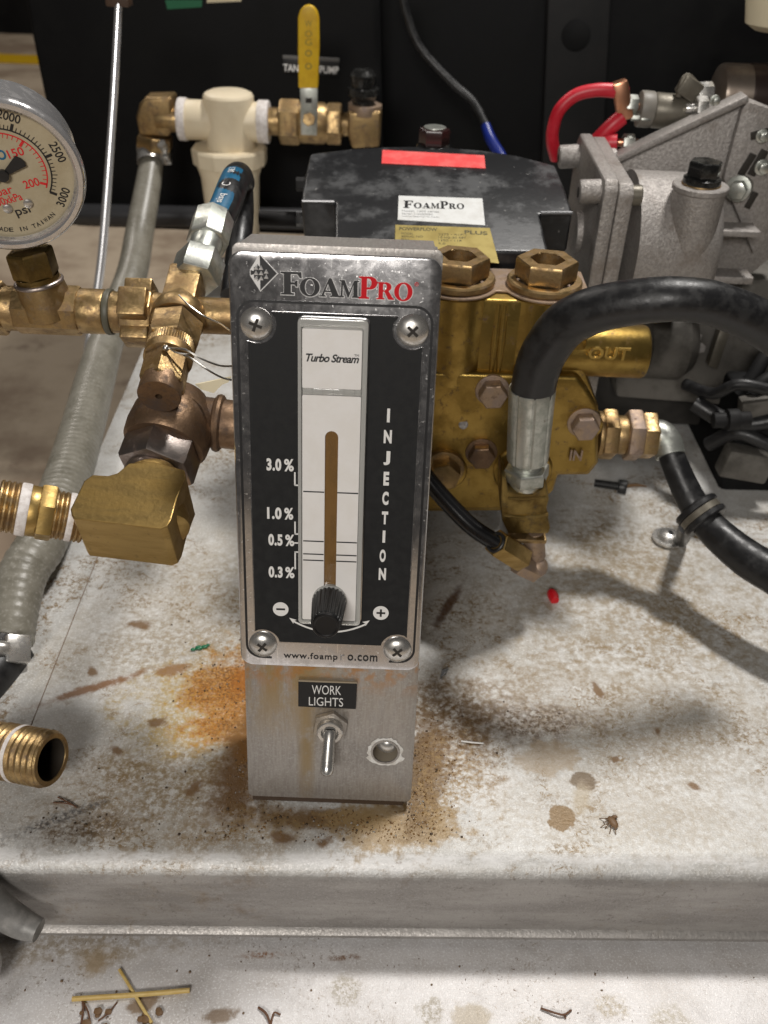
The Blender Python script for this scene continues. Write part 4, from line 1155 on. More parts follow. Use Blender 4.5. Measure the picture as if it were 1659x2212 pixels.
eb2 = thing('brass_elbow', 'small rough brass elbow above the hose clamp left of the cream strainer', 'pipe fitting', W(335, 310, YS))
b = B(); b.rod(W(340, 257, YS), W(400, 258, YS), 26*ss); b.obj('nipple', M['brass'], eb2)
pl = [W(x, y, YS - 22*ss) for x, y in ((300, 225), (312, 212), (370, 210), (371, 285), (362, 298), (302, 296), (293, 255))]
b = B(); b.prism(pl, (0, 62*ss, 0), bev=3, seg=3); b.obj('body', M['brass'], eb2)
b = B(); b.hexa(W(335, 292, YS), W(334, 322, YS), 40*ss, rot=.2); b.obj('hex_nut', M['brass'], eb2)

YV = 874.0
bv = thing('ball_valve', 'brass ball valve with long yellow lever handle in the background', 'valve', W(667, 300, YV))
vs_ = mpp(W(667, 265, YV))
f = lambda x: W(x, 262 + .04*(x - 580), YV)
b = B(); b.rod(f(578), f(610), 28*vs_); b.obj('nipple', M['brass'], bv)
b = B(); b.hexa(f(604), f(648), 46*vs_, .08, rot=.4); b.obj('hex_end', M['brass'], bv)
b = B(); b.lathe(f(645), f(710) - f(645), [(0, 0), (0, 38*vs_), (8*vs_, 42*vs_), (54*vs_, 42*vs_), (65*vs_, 36*vs_), (65*vs_, 0)], 36); b.obj('body', M['brass'], bv)
b = B(); b.hexa(f(706), f(738), 42*vs_, .08, rot=.2); b.obj('hex_end', M['brass'], bv)
b = B(); b.rod(f(736), f(760), 24*vs_); b.obj('nipple', M['brass'], bv)
yh = YV - 46*vs_
b = B(); b.prism([W(x, y, yh) for x, y in ((648, 190), (686, 190), (686, 236), (684, 293), (650, 291), (649, 236))], (0, 1.6, 0), bev=.3); lv = b.obj('lever', M['zinc'], bv)
b = B(); b.box(W(667, 217, yh) + V((0, -.2, 0)), 5.5, .4, 4); b.obj('lever_slot', M['dark_hole'], lv)
b = B(); b.hexa(W(667, 258, yh + 1), W(667, 258, yh - 5), 14*vs_, rot=.3); b.obj('lever_nut', M['brass'], lv)
hp = [W(645, 190, yh), W(644, 95, yh), W(644, 38, yh)] + [W(666.5 - 21.5*math.cos(PI*i/10), 38 - 28*math.sin(PI*i/10), yh) for i in range(1, 10)] + [W(689, 38, yh), W(690, 95, yh), W(687, 190, yh)]
b = B(); b.prism([p + V((0, -1.6, 0)) for p in hp], (0, 5, 0), bev=1.2, seg=3); hd = b.obj('handle_sleeve', M['yellow'], bv)
b = B()
for yy, tx in ((50, 'W'), (72, 'O'), (90, 'G'), (114, '◎' if False else 'o'), (142, 'o')):
    o = W(659, yy + 8, yh - 1.7); text(b, tx, o, W(674, yy + 8, yh - 1.7) - o, W(659, yy - 6, yh - 1.7) - o, th=.1)
b.obj('embossed_print', M['yellow_print'], hd)
el = thing('brass_elbow', 'brass elbow on the right end of the yellow handled valve', 'pipe fitting', W(788, 318, YV))
pl = [W(x, y, YV - 32*vs_) for x, y in ((751, 242), (824, 240), (820, 318), (760, 322), (751, 290))]
b = B(); b.prism(pl, (0, 64*vs_, 0), bev=2.5, seg=3); b.obj('body', M['brass'], el)
b = B(); b.rod(W(788, 246, YV), W(789, 224, YV), 36*vs_); b.obj('collar', M['brass_pink'], el)
bf = thing('black_barb', 'shiny black hose fitting standing on the brass elbow by the tank', 'pipe fitting', W(785, 226, YV))
b = B(); b.rod(W(785, 232, YV), W(784, 205, YV), 24*vs_); b.obj('stem', M['black_gloss'], bf)
b = B(); b.lathe(W(784, 214, YV), (0, 0, 1), [(0, 26*vs_), (4, 34*vs_), (9, 34*vs_), (10, 26*vs_), (14, 28*vs_), (20, 28*vs_), (24, 20*vs_), (25, 0)], 32); b.obj('cap', M['black_gloss'], bf)

# ================================================================== PUMP
YP = 456.0
pump = thing('plunger_pump', 'black plunger pump with a big brass head behind the panel', 'pump', W(1000, 1100, 470))
h2, h3 = W(993, 549, YP), W(1183, 561, YP)
zc = (h2.z + h3.z)/2
cxs = [2*h2.x - h3.x - 1.0, h2.x, h3.x]
ps = mpp(h2)
HH, FT = 10.6, 5.4                      # hex height, flange thickness
zt_ = zc - HH - FT                     # top of the head
# body slab of the head
xl_, xr_ = cxs[0] - 28, cxs[2] + 24
YS0 = 439.0
def hp_(x, y): p = W(x, y, YS0); return p
low = [hp_(1262, 780), hp_(1262, 800), hp_(1293, 878), hp_(1293, 1000), hp_(1272, 1027), hp_(1206, 1027), hp_(1196, 1060), hp_(1150, 1104), hp_(930, 1106), hp_(760, 1098)]
sl = [V((xl_, YS0, zt_ - .3)), V((xr_, YS0, zt_ - .3))] + low + [V((xl_, YS0, low[-1].z + 6))]
b = B(); b.prism(sl, (0, 46, 0), bev=1.6, seg=2)
prof_bot = W(1180, 830, 435).z
for cx in cxs:
    L_ = zt_ - prof_bot
    b.lathe((cx, YP, zt_), (0, 0, -1), [(0, 0), (0, 20.6), (.8, 21.6), (L_ + 4, 21.6), (L_ + 4, 0)], 44)
fp = lambda x, y: W(x, y, 434.6)
b.prism([fp(x, y) for x, y in ((690, 800), (1000, 806), (1250, 814), (1268, 838), (1291, 880), (1292, 1000), (1271, 1026), (1207, 1026), (1196, 1058), (1150, 1102), (930, 1104), (740, 1096))], (0, 9, 0), bev=2.6, seg=4)
b.obj('brass_head', M['brass_head'], pump, ang=24)
# ribs between the cylinders
for cx in ((cxs[0] + cxs[1])/2, (cxs[1] + cxs[2])/2):
    b = B()
    for k in (-1.7, 1.7):
        b.tube([(cx + k, 441, zt_ - 3), (cx + k, 440, zt_ - 25), (cx + k*1.2, 439.5, prof_bot + 1)], [2.4, 2.4, 1.2], n=12)
    b.obj('rib', M['brass_head'], pump)
# pale top deck of the head
to = []
for cx in cxs: to.append(cx)
b = B()
pts_ = []
pts_ += [V((xr_ - 1, YP + 22, zt_)), V((xl_, YP + 22, zt_)), V((xl_, YP - 8, zt_))]
for cx in cxs:
    pts_ += [V((cx + 21.9*math.cos(a), YP + 21.9*math.sin(a), zt_)) for a in [PI + .42 + (PI - .84)*i/12 for i in range(13)]]
pts_ += [V((xr_ - 1, YP - 8, zt_))]
b.prism(pts_, (0, 0, 1.4), bev=.4, seg=1); b.obj('head_top', M['brass_pink'], pump)
# three valve caps
b = B()
c = V((cxs[2], YP, zt_ + 1.3))
b.lathe(c, (0, 0, 1), [(0, 0), (0, 19.2), (.8, 19.8), (3.2, 19.8), (4.1, 19.0), (4.3, 15.5)], 48)
cap = b.obj('valve_cap', M['brass_pink' if False else 'brass'], pump)
b = B(); b.hexa(c + V((0, 0, 4)), c + V((0, 0, 4 + HH)), 16.2, .04, rot=.1, hole=9.4)
b.lathe(c + V((0, 0, 4 + HH)), (0, 0, -1), [(0, 9.4), (.4, 8.9), (HH - .5, 8.9), (HH - .4, 0)], 36)
b.obj('cap_hex', M['brass'], cap)
for k in (0, 1): copy_tree(cap, pump, (cxs[k] - cxs[2], 0, 0))
# bolts on the front
def bolt(x, y, r, Y=435.0, mat_='brass_pink', h=8, fl_=True):
    p = W(x, y, Y); k = r*mpp(p)
    b = B()
    if fl_: b.rod(p + V((0, 4, 0)), p + V((0, .6, 0)), k*1.2, ch=.5)
    b.hexa(p + V((0, 1, 0)), p + V((0, -h, 0)), k, .10, rot=.1)
    return b.obj('bolt', M[mat_], pump)
bolt(1064, 846, 31, 433.2, h=7)
bolt(1262, 916, 30, 433.2, 'brass_pink', h=7)
bolt(1040, 980, 29, 433.2, 'bronze', h=6)
b = B(); b.rod(W(1001, 917, 438), W(1001, 917, 433.8), 11*ps, ch=.4); b.obj('plug', M['cast'], pump)
# bosses and lower plugs facing the viewer
b = B()
for x, y, r in ((960, 1010, 56), (1128, 1010, 74)):
    p = W(x, y, 438); b.lathe(p + V((0, 6, 0)), (0, -1, 0), [(0, r*ps*1.05), (8, r*ps), (10, r*ps*.96), (10.8, r*ps*.9), (10.8, 0)], 40)
p = W(1268, 920, 438); b.lathe(p + V((0, 6, 0)), (0, -1, 0), [(0, 38*ps), (7, 36*ps), (7.6, 33*ps), (7.6, 0)], 36)
p = W(1064, 850, 438); b.lathe(p + V((0, 6, 0)), (0, -1, 0), [(0, 46*ps), (5, 42*ps), (6, 38*ps), (6, 0)], 36)
p = W(1040, 980, 438); b.lathe(p + V((0, 6, 0)), (0, -1, 0), [(0, 42*ps), (5, 38*ps), (6, 34*ps), (6, 0)], 36)
b.obj('front_bosses', M['brass_head'], pump)
p = W(960, 1010, 433); b = B(); b.rod(p + V((0, 4, 0)), p + V((0, -2, 0)), 48*ps, ch=1); b.hexa(p + V((0, -1.5, 0)), p + V((0, -11, 0)), 38*ps, .06, rot=.3); b.obj('lower_plug', M['brass'], pump)
# out port
o0, o1 = W(1180, 752, 452), W(1396, 752, 452)
ax_ = V((1, 0, 0)); Lx = o1.x - o0.x; ro_ = 60*ps
b = B(); b.lathe(o0, ax_, [(0, 0), (0, ro_), (Lx - 2.2, ro_), (Lx - .6, ro_ - .7), (Lx, ro_ - 2), (Lx, 0)], 44); op = b.obj('outlet_port', M['brass_head'], pump)
b = B(); oo = W(1268, 773, 436.2); text(b, 'OUT', oo, V((W(1358, 770, 436.2).x - oo.x, 0, 0)), (0, -.8, 7.2), th=1.3, lift=-.2, bold=.02); b.obj('cast_lettering', M['brass_head'], op)
b = B(); oo = W(1228, 990, 434.9); text(b, 'IN', oo, V((7, 0, 0)), (0, 0, 6.8), th=1.0, lift=1.4, bold=.02); b.obj('cast_lettering', M['brass_pink'], pump)
# crankcase: sloping top cover with wings, sides below
cn = None
cA, cB_, cC = P(724, 540, 508), P(1184, 540, 508), P(930, 322, 612)
cn = (cB_ - cA).cross(cC - cA).normalized()
if cn.z < 0: cn = -cn
cp = lambda x, y: onplane(x, y, cA, cn)
outl = [(670, 331), (700, 327), (760, 320), (830, 316), (896, 315), (965, 317), (1040, 323), (1120, 335), (1200, 356), (1222, 410), (1238, 459), (1166, 462), (1186, 545), (722, 538), (724, 437), (650, 433), (657, 385)]
b = B(); b.prism([cp(*q_) for q_ in outl], -cn*26, bev=2.0, seg=3); cv = b.obj('crankcase_cover', M['black_paint'], pump)
lo_z = 20.0
q0, q1 = cp(726, 520), cp(1180, 525)
b = B(); b.box(((q0.x + q1.x)/2, 548, (lo_z + q0.z - 8)/2 + 8), q1.x - q0.x, 110, q0.z - 8 - lo_z, bev=3); b.obj('crankcase', M['black_paint'], pump)
# paler strips imitate light caught along the wing fronts
for xa, xb, y in ((653, 722, 435), (1168, 1237, 461)):
    b = B(); b.tube([cp(xa, y) + cn*.2, cp(xb, y + (1 if xa < 900 else 0)) + cn*.2], 1.1, n=8); b.obj('wing_highlight', mat('pale edge highlight', (.12, .12, .125), .3, .4), cv)
def sticker(name, quad, m, y0=0, lift=.4):
    b = B(); b.prism([cp(*q_) + cn*.1 for q_ in quad], cn*lift, bev=.12, seg=1); return b.obj(name, m, cv)
sticker('red_sticker', ((826, 325), (1046, 337), (1049, 365), (824, 354)), M['red_sticker'])
ws = sticker('white_sticker', ((861, 424), (1042, 430), (1048, 488), (859, 476)), M['white_sticker'])
def stick_text(parent, m, s_, bl, br, tl, **kw):
    o = cp(*bl) + cn*.5
    b = B(); text(b, s_, o, cp(*br) + cn*.5 - o, cp(*tl) + cn*.5 - o, th=.08, lift=0, **kw); return b
LETT = 'FOAMPRO'
b = B()
o = cp(871, 451) + cn*.55; e_ = cp(1004, 453.5) + cn*.55; t_ = cp(871.5, 435) + cn*.55
xs = [0, .17, .31, .45, .60, .74, .87, 1.0]
for i, c_ in enumerate(LETT):
    out, hole = LET[c_]; w = max(p[0] for p in out)
    hgt = 1.0 if i in (0, 4) else .72
    fm = lambda ptz: [o + (e_ - o)*(xs[i] + p[0]/w*(xs[i + 1] - xs[i])*.94) + (t_ - o)*p[1]*hgt for p in ptz]
    b.prism(fm(out), cn*.06, holes=[fm(hole)] if hole else [])
b.obj('lettering', M['black_print'], ws)
for s_, y in (('Model: 1600 series', 458), ('Serial: 1-0000000', 464), ('www.foampro.com', 470)):
    stick_text(ws, None, s_, (868, y + 1), (948 if y != 464 else 935, y + 3), (868, y - 3)).obj('lettering', mat('grey print', (.3, .3, .3), .6), ws)
gs = sticker('gold_sticker', ((854, 487), (1058, 494), (1078, 570), (852, 550)), M['gold_sticker'])
stick_text(gs, None, 'POWERFLOW', (862, 499), (945, 501), (862, 492), bold=.03).obj('lettering', M['gold_print'], gs)
stick_text(gs, None, 'PLUS', (1003, 507), (1053, 510), (1003, 499), bold=.03).obj('lettering', M['gold_print'], gs)
for i, (a_, b_2) in enumerate((('MODEL', '2275 - A1P-1'), ('SERIAL NO', '10 H2-30 587'), ('PSI', '1300 - 118'), ('GPM', '5.0'))):
    y = 508 + i*6.4
    stick_text(gs, None, a_, (867, y), (867 + 5.2*len(a_), y + .6), (867, y - 4)).obj('lettering', M['gold_print'], gs)
    stick_text(gs, None, b_2, (947, y + 2), (947 + 5.0*len(b_2), y + 3), (947, y - 2)).obj('lettering', M['gold_print'], gs)
# oil filler cap
oc = P(937, 316, 622)
os_ = mpp(oc)
b = B(); b.lathe(oc - V((0, 0, 8)), (0, 0, 1), [(0, 37*os_), (8, 37*os_), (9.5, 34*os_), (9.5, 0)], 36); fc = b.obj('filler_cap', M['black_gloss'], pump)
b = B(); b.hexa(oc + V((0, 0, 1)), oc + V((0, 0, 11)), 33*os_, .1, rot=.2); b.obj('cap_hex', mat('dark maroon cap', (.03, .012, .012), .25), fc)
b = B(); b.rod(oc + V((0, 0, 10.9)), oc + V((0, 0, 11.8)), 24*os_); b.obj('cap_disc', M['zinc'], fc)
# screws and rod on the left of the crankcase
for x, y in ((640, 398), (638, 474)):
    b = B(); b.hexa(P(x, y, 590), P(x + 30, y, 590), 15*mpp(P(x, y, 590)), rot=.3); b.obj('side_bolt', M['black_plastic'] if y > 430 else M['tank_grey'], pump)
b = B(); b.rod(P(560, 472, 590), P(640, 474, 590), 4.6); b.obj('side_rod', M['tank_grey'], pump)

# ================================================================== BLACK HYDRAULIC HOSE AND ITS TEE BLOCK
YH = 405.0
hyd = thing('hydraulic_hose', 'thick black hydraulic hose arching right from a crimped silver ferrule', 'hose', W(1130, 1040, YH))
hp2 = [(1151, 845, 405), (1158, 808, 404), (1174, 764, 402), (1211, 711, 398), (1252, 683, 393), (1310, 663, 388), (1404, 649, 382), (1479, 647, 380), (1554, 660, 381), (1659, 708, 384), (1800, 810, 388)]
hpp = [W(*q_) for q_ in hp2]
b = B(); b.tube(hpp, [w*mpp(p) for w, p in zip((48, 49, 50, 51, 51, 50, 49, 47.5, 47.5, 49, 50), hpp)], n=40, sub=10); b.obj('hose', M['rubber'], hyd)
f0, f1 = W(1150, 838, YH), W(1139.5, 992, YH)
fs_ = mpp(f0); fa = (f1 - f0); fl_ = fa.length
def crimp(i): return 1.0 if i % 8 not in (0,) else .955
b = B(); b.lathe(f0, fa, [(1.0, 46.5*fs_), (0, 47.5*fs_), (0, 50*fs_), (1.2, 51*fs_), (fl_*.18, 50*fs_), (fl_*.94, 47.5*fs_), (fl_*.99, 46.5*fs_), (fl_*1.03, 40*fs_), (fl_*1.03, 0)], 64, mod=crimp); b.obj('ferrule', M['zinc'], hyd, ang=18)
fd = fa.normalized()
b = B(); b.lathe(f1, fd, [(0, 40*fs_), (2, 33*fs_), (4, 33*fs_), (5.5, 40*fs_)], 36); b.obj('neck', M['zinc'], hyd)
b = B(); b.hexa(f1 + fd*4.5, f1 + fd*12.5, 53*fs_, .06, rot=.62); b.obj('hex_nut', M['zinc'], hyd)
b = B(); b.rod(f1 + fd*12.5, f1 + fd*20, 40*fs_); b.obj('thread', M['zinc'], hyd)
b = B(); b.rod(f1 + fd*16, f1 + fd*20.5, 41.5*fs_, ch=1.2); b.obj('thread_tape', M['tape'], hyd)
blk = thing('brass_block', 'waisted brass block and elbow under the silver hose ferrule', 'pipe fitting', W(1130, 1150, 430))
YK = 395.0
Z5 = lambda x, y: (884.8 + x/3, 940 + y/3)
pl = [W(*Z5(x, y), YK) for x, y in ((598, 262), (628, 290), (640, 360), (700, 385), (800, 385), (862, 350), (876, 285), (890, 330), (905, 420), (890, 470), (900, 540), (912, 605), (900, 640), (640, 640), (600, 560), (590, 430))]
b = B(); b.prism(pl, (0, 22, 0), bev=1.2, seg=2); b.tube([W(*Z5(612, 520), YK + .3), W(*Z5(750, 528), YK + .2), W(*Z5(898, 512), YK + .3)], 1.3, n=10); b.tube([W(*Z5(640, 405), YK + .3), W(*Z5(750, 412), YK + .2), W(*Z5(880, 400), YK + .3)], 1.0, n=10); b.obj('body', M['brass_dark'], blk)
b = B(); b.box(W(*Z5(755, 620), YK + 10) , 21, 20, 3, bev=1); b.obj('ledge', M['brass'], blk)
pe = W(*Z5(760, 640), YK + 9)
b = B(); b.rod(W(*Z5(800, 620), YK + 8), W(*Z5(815, 800), YK + 6), 75/3*ps, ch=2); b.ball(W(*Z5(820, 850), YK + 4), 84/3*ps, sub=3)
b.obj('lower_elbow', M['brass_pink'], blk)
e0, e1 = W(*Z5(850, 905), YK), W(*Z5(690, 850), YK - 4)
b = B(); b.hexa(W(*Z5(815, 890), YK + 2), W(*Z5(700, 835), YK - 2), 78/3*ps, .1, rot=.3); b.obj('elbow_hex', M['brass_pink'], blk)
g0, g1 = W(*Z5(725, 800), YK - 2), W(*Z5(560, 695), YK - 10)
b = B(); b.hexa(g0, g1, 98/3*ps, .1, rot=.1); b.obj('compression_nut', M['brass_bright'], blk)
gd = (g1 - g0).normalized()
tb = thing('black_tube', 'thin glossy black tube from behind the panel into a brass nut', 'tube', g1)
tpts = [W(872, 962, 424), W(925, 1036, 414), W(975, 1094, 404), W(1025, 1142, 395), g1 + gd*-4]
b = B(); b.tube(tpts, [20.5*ps]*6, n=24); b.obj('tube', M['tube'], tb)
b = B(); b.ring(g1 + gd*.3, gd, 21.5*ps, 1.0); b.obj('collet', M['black_plastic'], tb)

# ================================================================== INLET FITTING AND RIGHT-HAND HOSE
YI = 458.0
inl = thing('inlet_fitting', 'brass inlet fitting with two hex nuts on the right of the pump head', 'pipe fitting', W(1350, 990, YI))
f = lambda x: W(x, 938 + .038*(x - 1300), YI)
is_ = mpp(f(1340))
for nm, xa, xb, r, hx_, m in (('washer', 1288, 1298, 50, 0, 'brass'), ('hex_nut', 1297, 1329, 56, 1, 'brass'), ('neck', 1328, 1352, 42, 0, 'brass'), ('hex_nut', 1350, 1383, 57, 1, 'brass_pink'), ('hex_sleeve', 1381, 1414, 52, 1, 'brass')):
    b = B()
    if hx_: b.hexa(f(xa), f(xb), r*is_, .09, rot=.25 if nm != 'hex_sleeve' else .3)
    else: b.rod(f(xa), f(xb), r*is_)
    b.obj(nm, M[m], inl)
ih = thing('inlet_hose', 'black rubber inlet hose running down to the right off the deck', 'hose', W(1450, 1000, 470))
b = B(); b.tube([W(1405, 940, 458), W(1425, 940, 457), W(1440, 957, 453), W(1448, 985, 447)], [33*is_, 33*is_, 33*is_, 31*is_], n=28); b.obj('zinc_elbow', M['zinc'], ih)
rp = [(1444, 965, 451, 27), (1458, 1003, 445, 28), (1479, 1052, 438, 30), (1506, 1102, 430, 32), (1546, 1150, 418, 36), (1612, 1205, 400, 41), (1680, 1245, 386, 44), (1760, 1290, 372, 46)]
rpp = [W(x, y, Y) for x, y, Y, _ in rp]
b = B(); b.tube(rpp, [r_[3]*mpp(p) for r_, p in zip(rp, rpp)], n=30); b.obj('hose', M['rubber'], ih)
cl = thing('cushion_clamp', 'black cushioned hose clamp with a shiny screw on the deck edge', 'clamp', G(1446, 1163, 2))
cd = (rpp[4] - rpp[3]).normalized(); cc = W(1514, 1112, 428); cr = 40*mpp(cc)
b = B(); b.lathe(cc - cd*6, cd, [(0, cr*.85), (0, cr*1.18), (1, cr*1.26), (3.5, cr*1.26), (4, cr*1.1), (8, cr*1.1), (8.5, cr*1.26), (11, cr*1.26), (12, cr*1.18), (12, cr*.85)], 36); b.obj('cushion', M['rubber'], cl)
b = B(); b.lathe(cc - cd*2, cd, [(0, cr*1.1), (.1, cr*1.18), (3.9, cr*1.18), (4, cr*1.1)], 36); b.obj('band', M['cast_dark'], cl)
tabp = [G(1425, 1150, 1), G(1455, 1143, 1), G(1500, 1170, 6), G(1490, 1195, 6), G(1450, 1180, 1), G(1424, 1170, 1)]
b = B(); b.tube([G(1440, 1163, 2), G(1470, 1166, 4), cc + V((-6, 2, -cr*1.0))], [6, 5, 4], n=14); b.obj('tab', M['rubber'], cl)
b = B(); b.lathe(G(1443, 1163, 1.5), (0, 0, 1), [(0, 10.5), (1.2, 10.5), (1.3, 7.6), (4, 6.6), (5.6, 4), (6, 0)], 28); b.obj('screw', M['steel'], cl)

# ================================================================== GEARBOX, BRACKET, MOTOR, SOLENOID
Z3 = lambda x, y: (1050.7 + x*.3667, y*.3667)
gb = thing('gearbox', 'grey cast aluminium gearbox with black plug beside the pump', 'gearbox', W(1400, 640, 570))
YX = 533.0
gsz = mpp(W(1400, 480, YX))
xA, xM, xB_ = W(1294, 480, YX - 20).x, W(1325, 480, YX - 20).x, W(1358, 480, YX - 20).x
zT = W(1300, 392, YX - 20).z
fyz = [(YX - 20, 60), (YX - 20, zT - 5), (YX - 15, zT), (YX + 78, zT + 2), (YX + 84, zT - 4), (YX + 84, 60)]
b = B(); b.prism([V((xA, y, z)) for y, z in fyz], (xM - xA, 0, 0), bev=1.6, seg=2); b.obj('flange', M['cast'], gb, ang=20)
b = B(); b.prism([V((xM + .1, y - 1, z - 1.5)) for y, z in fyz], (xB_ - xM, 0, 0), bev=1.3, seg=2); b.obj('flange_plate', M['cast'], gb, ang=20)
for (x0, y0, x1, y1, r, Y) in ((542, 1130, 745, 1126, 70, YX - 8), (425, 925, 600, 915, 66, YX + 72)):
    b = B(); b.rod(W(*Z3(x0, y0), Y), W(*Z3(x1, y1), Y), r*.3667*mpp(W(*Z3(x0, y0), Y)), ch=1.5); bs_ = b.obj('bolt_boss', M['cast'], gb)
    b = B(); p = W(*Z3(x0, y0), Y); b.lathe(p, (-1, 0, 0), [(0, 3.2), (.15, 3.2), (.15, 0)], 20); b.obj('bore', M['dark_hole'], bs_)
b = B(); b.hexa(W(*Z3(830, 1150), YX - 8), W(*Z3(912, 1152), YX - 8), 58*.3667*gsz, .15, n=20); b.obj('cap_screw', M['cast_dark'], gb)
b = B(); b.hexa(W(*Z3(690, 925), YX + 66), W(*Z3(760, 927), YX + 66), 50*.3667*gsz*1.1, .15, n=20); b.obj('cap_screw', M['cast'], gb)
# bore cover on the left of the flange
b = B(); b.rod(W(*Z3(515, 1370), YX + 30), W(*Z3(660, 1370), YX + 30), 130*.3667*gsz); b.obj('shaft_cover', M['cast'], gb)
# housing
k0, k1 = W(*Z3(800, 1420), YX + 30), W(*Z3(1290, 1420), YX + 30)
hr = (W(*Z3(950, 1015), YX + 30).z - k0.z)*1.0
b = B(); b.lathe(k0, (1, 0, 0), [(0, 0), (0, hr), (k1.x - k0.x - 14, hr*.99), (k1.x - k0.x - 6, hr*.95), (k1.x - k0.x - 1.5, hr*.86), (k1.x - k0.x, hr*.7), (k1.x - k0.x, 0)], 64); b.obj('housing', M['cast'], gb, ang=40)
tw = W(*Z3(1265, 1085), YX + 2)
trd = 160*.3667*gsz
b = B(); b.lathe(tw, (0, 0, -1), [(0, 0), (0, trd - .6), (.6, trd), (3, trd), (4, trd*.93), (75, trd*.86), (80, trd*.7), (80, 0)], 44); b.obj('filler_tower', M['cast'], gb)
b = B(); b.rod(tw - V((0, 0, 1)), tw + V((0, 0, .8)), 112*.3667*gsz); b.obj('copper_washer', M['brass'], gb)
b = B(); b.lathe(tw, (0, 0, 1), [(.8, 0), (.8, 108*.3667*gsz), (3.6, 108*.3667*gsz), (4.4, 96*.3667*gsz), (4.4, 0)], 40); b.hexa(tw + V((0, 0, 4)), tw + V((0, 0, 13)), 96*.3667*gsz, .1, rot=.35); b.obj('black_plug', M['black_gloss'], gb)
# gusset bracket
YQ = 604.0
gp = [W(*Z3(x, y), YQ) for x, y in ((770, 935), (1520, 580), (1600, 610), (1720, 660), (1720, 1500), (1560, 1640), (1330, 1660), (770, 1660))]
gk = thing('motor_bracket', 'sloping grey cast motor bracket at upper right', 'bracket', W(1560, 600, YQ))
b = B(); b.prism([p + V((0, 4, 0)) for p in gp], (0, 9, 0), bev=1.2); b.obj('web', M['cast'], gk)
e0, e1 = W(*Z3(762, 935), YQ), W(*Z3(1525, 578), YQ)
d = (e1 - e0); dn = d.normalized()
b = B(); b.box((e0 + e1)/2 + V((0, 3, 0)), d.length + 2, 14, 4.2, Matrix((dn, V((0, 1, 0)), dn.cross(V((0, 1, 0))))).transposed(), bev=1); b.obj('top_edge', M['cast'], gk)
b = B(); b.prism([W(*Z3(x, y), YQ + 2) for x, y in ((1490, 640), (1525, 585), (1700, 640), (1710, 1300), (1560, 1480), (1385, 1040), (1400, 980))], (0, -5, 0), bev=1); b.obj('pad', M['cast'], gk)
b = B(); b.box(W(*Z3(1465, 1352), YQ - 14), 28, 18, 4, bev=.8); b.obj('step', M['cast'], gk)
b = B(); b.box(W(*Z3(1400, 1625), YQ - 20), 34, 16, 5, bev=.8); b.obj('step', M['cast'], gk)
b = B(); p = W(*Z3(1488, 1110), YQ - 6); b.rod(p + V((3, 6, -1)), p + V((-1, -1, 0)), 75*.3667*mpp(p)); b.hexa(p + V((0, -.5, 0)), p + V((-3.5, -7, 0)), 55*.3667*mpp(p), .12, rot=.2); b.obj('hex_bolt', M['zinc'], gk)
for x, y, w_, h_, a_ in ((1535, 970, 9, 26, .35), (1610, 790, 20, 9, -.3), (1600, 960, 10, 30, .3), (1560, 1180, 8, 20, .3)):
    b = B(); b.box(W(*Z3(x, y), YQ - 3.2), w_*.55, 1.2, h_*.55, Matrix.Rotation(a_, 3, 'Y'), bev=.5); b.obj('slot', M['dark_hole'], gk)
for x, y, r_ in ((1625, 800, 34), (1625, 985, 40), (1345, 590, 26)):
    p = W(*Z3(x, y), YQ - 4); b = B(); b.rod(p + V((0, 1, 0)), p + V((0, -1, 0)), r_*.42*mpp(p)); b.hexa(p + V((0, -.8, 0)), p + V((0, -5, 0)), r_*.3*mpp(p), .12, rot=.3); b.obj('small_bolt', M['zinc'], gk)
mt_ = thing('motor', 'dark brownish motor barrel at the upper right edge', 'motor', P(1640, 250, 700))
m0, m1 = P(*Z3(1345, 560), 700), P(*Z3(2100, 590), 700)
mr = (P(*Z3(1400, 362), 700).z - m0.z)
b = B(); b.lathe(m0, m1 - m0, [(0, 0), (0, mr*.8), (1.5, mr*.96), (4, mr), (60, mr), (200, mr)], 56); b.obj('barrel', mat('brown grey barrel', (.20, .165, .135), .35, .6, (.10, .07, .05), 30, r2=.5), mt_)
b = B(); b.lathe(m0 + (m1 - m0).normalized()*20, m1 - m0, [(0, mr*1.015), (2, mr*1.03), (60, mr*1.03)], 56); b.obj('sleeve', mat('dark sleeve', (.05, .035, .03), .3, .5), mt_)
so = thing('solenoid', 'olive grey solenoid with bolted terminals above the bracket', 'solenoid', P(1430, 290, 640))
s0_, s1_ = P(*Z3(895, 640), 640), P(*Z3(1225, 670), 640)
srd = 98*.3667*mpp(s0_)
b = B(); b.rod(s0_, s0_ + (s1_ - s0_)*.25, srd*1.03, ch=1); b.obj('end_cap', mat('grey olive cap', (.20, .185, .16), .5), so)
b = B(); b.rod(s0_ + (s1_ - s0_)*.24, s1_, srd, ch=2); b.obj('can', M['cast_dark'], so)
for (x0, y0, x1, y1, r, m) in ((780, 625, 900, 628, 14, 'copper'), (820, 612, 890, 614, 52, 'zinc'), (850, 690, 970, 694, 20, 'zinc'), (905, 685, 965, 687, 38, 'zinc'), (770, 838, 900, 842, 14, 'copper'), (800, 836, 870, 838, 46, 'zinc')):
    p0_, p1_ = P(*Z3(x0, y0), 634), P(*Z3(x1, y1), 634)
    b = B()
    if m == 'copper': b.rod(p0_, p1_, r*1.6*.3667*mpp(p0_), ch=.6); b.obj('stud', M[m], so)
    else: b.hexa(p0_, p1_, r*.3667*mpp(p0_), .12, rot=.3); b.obj('nut', M[m], so)
b = B()
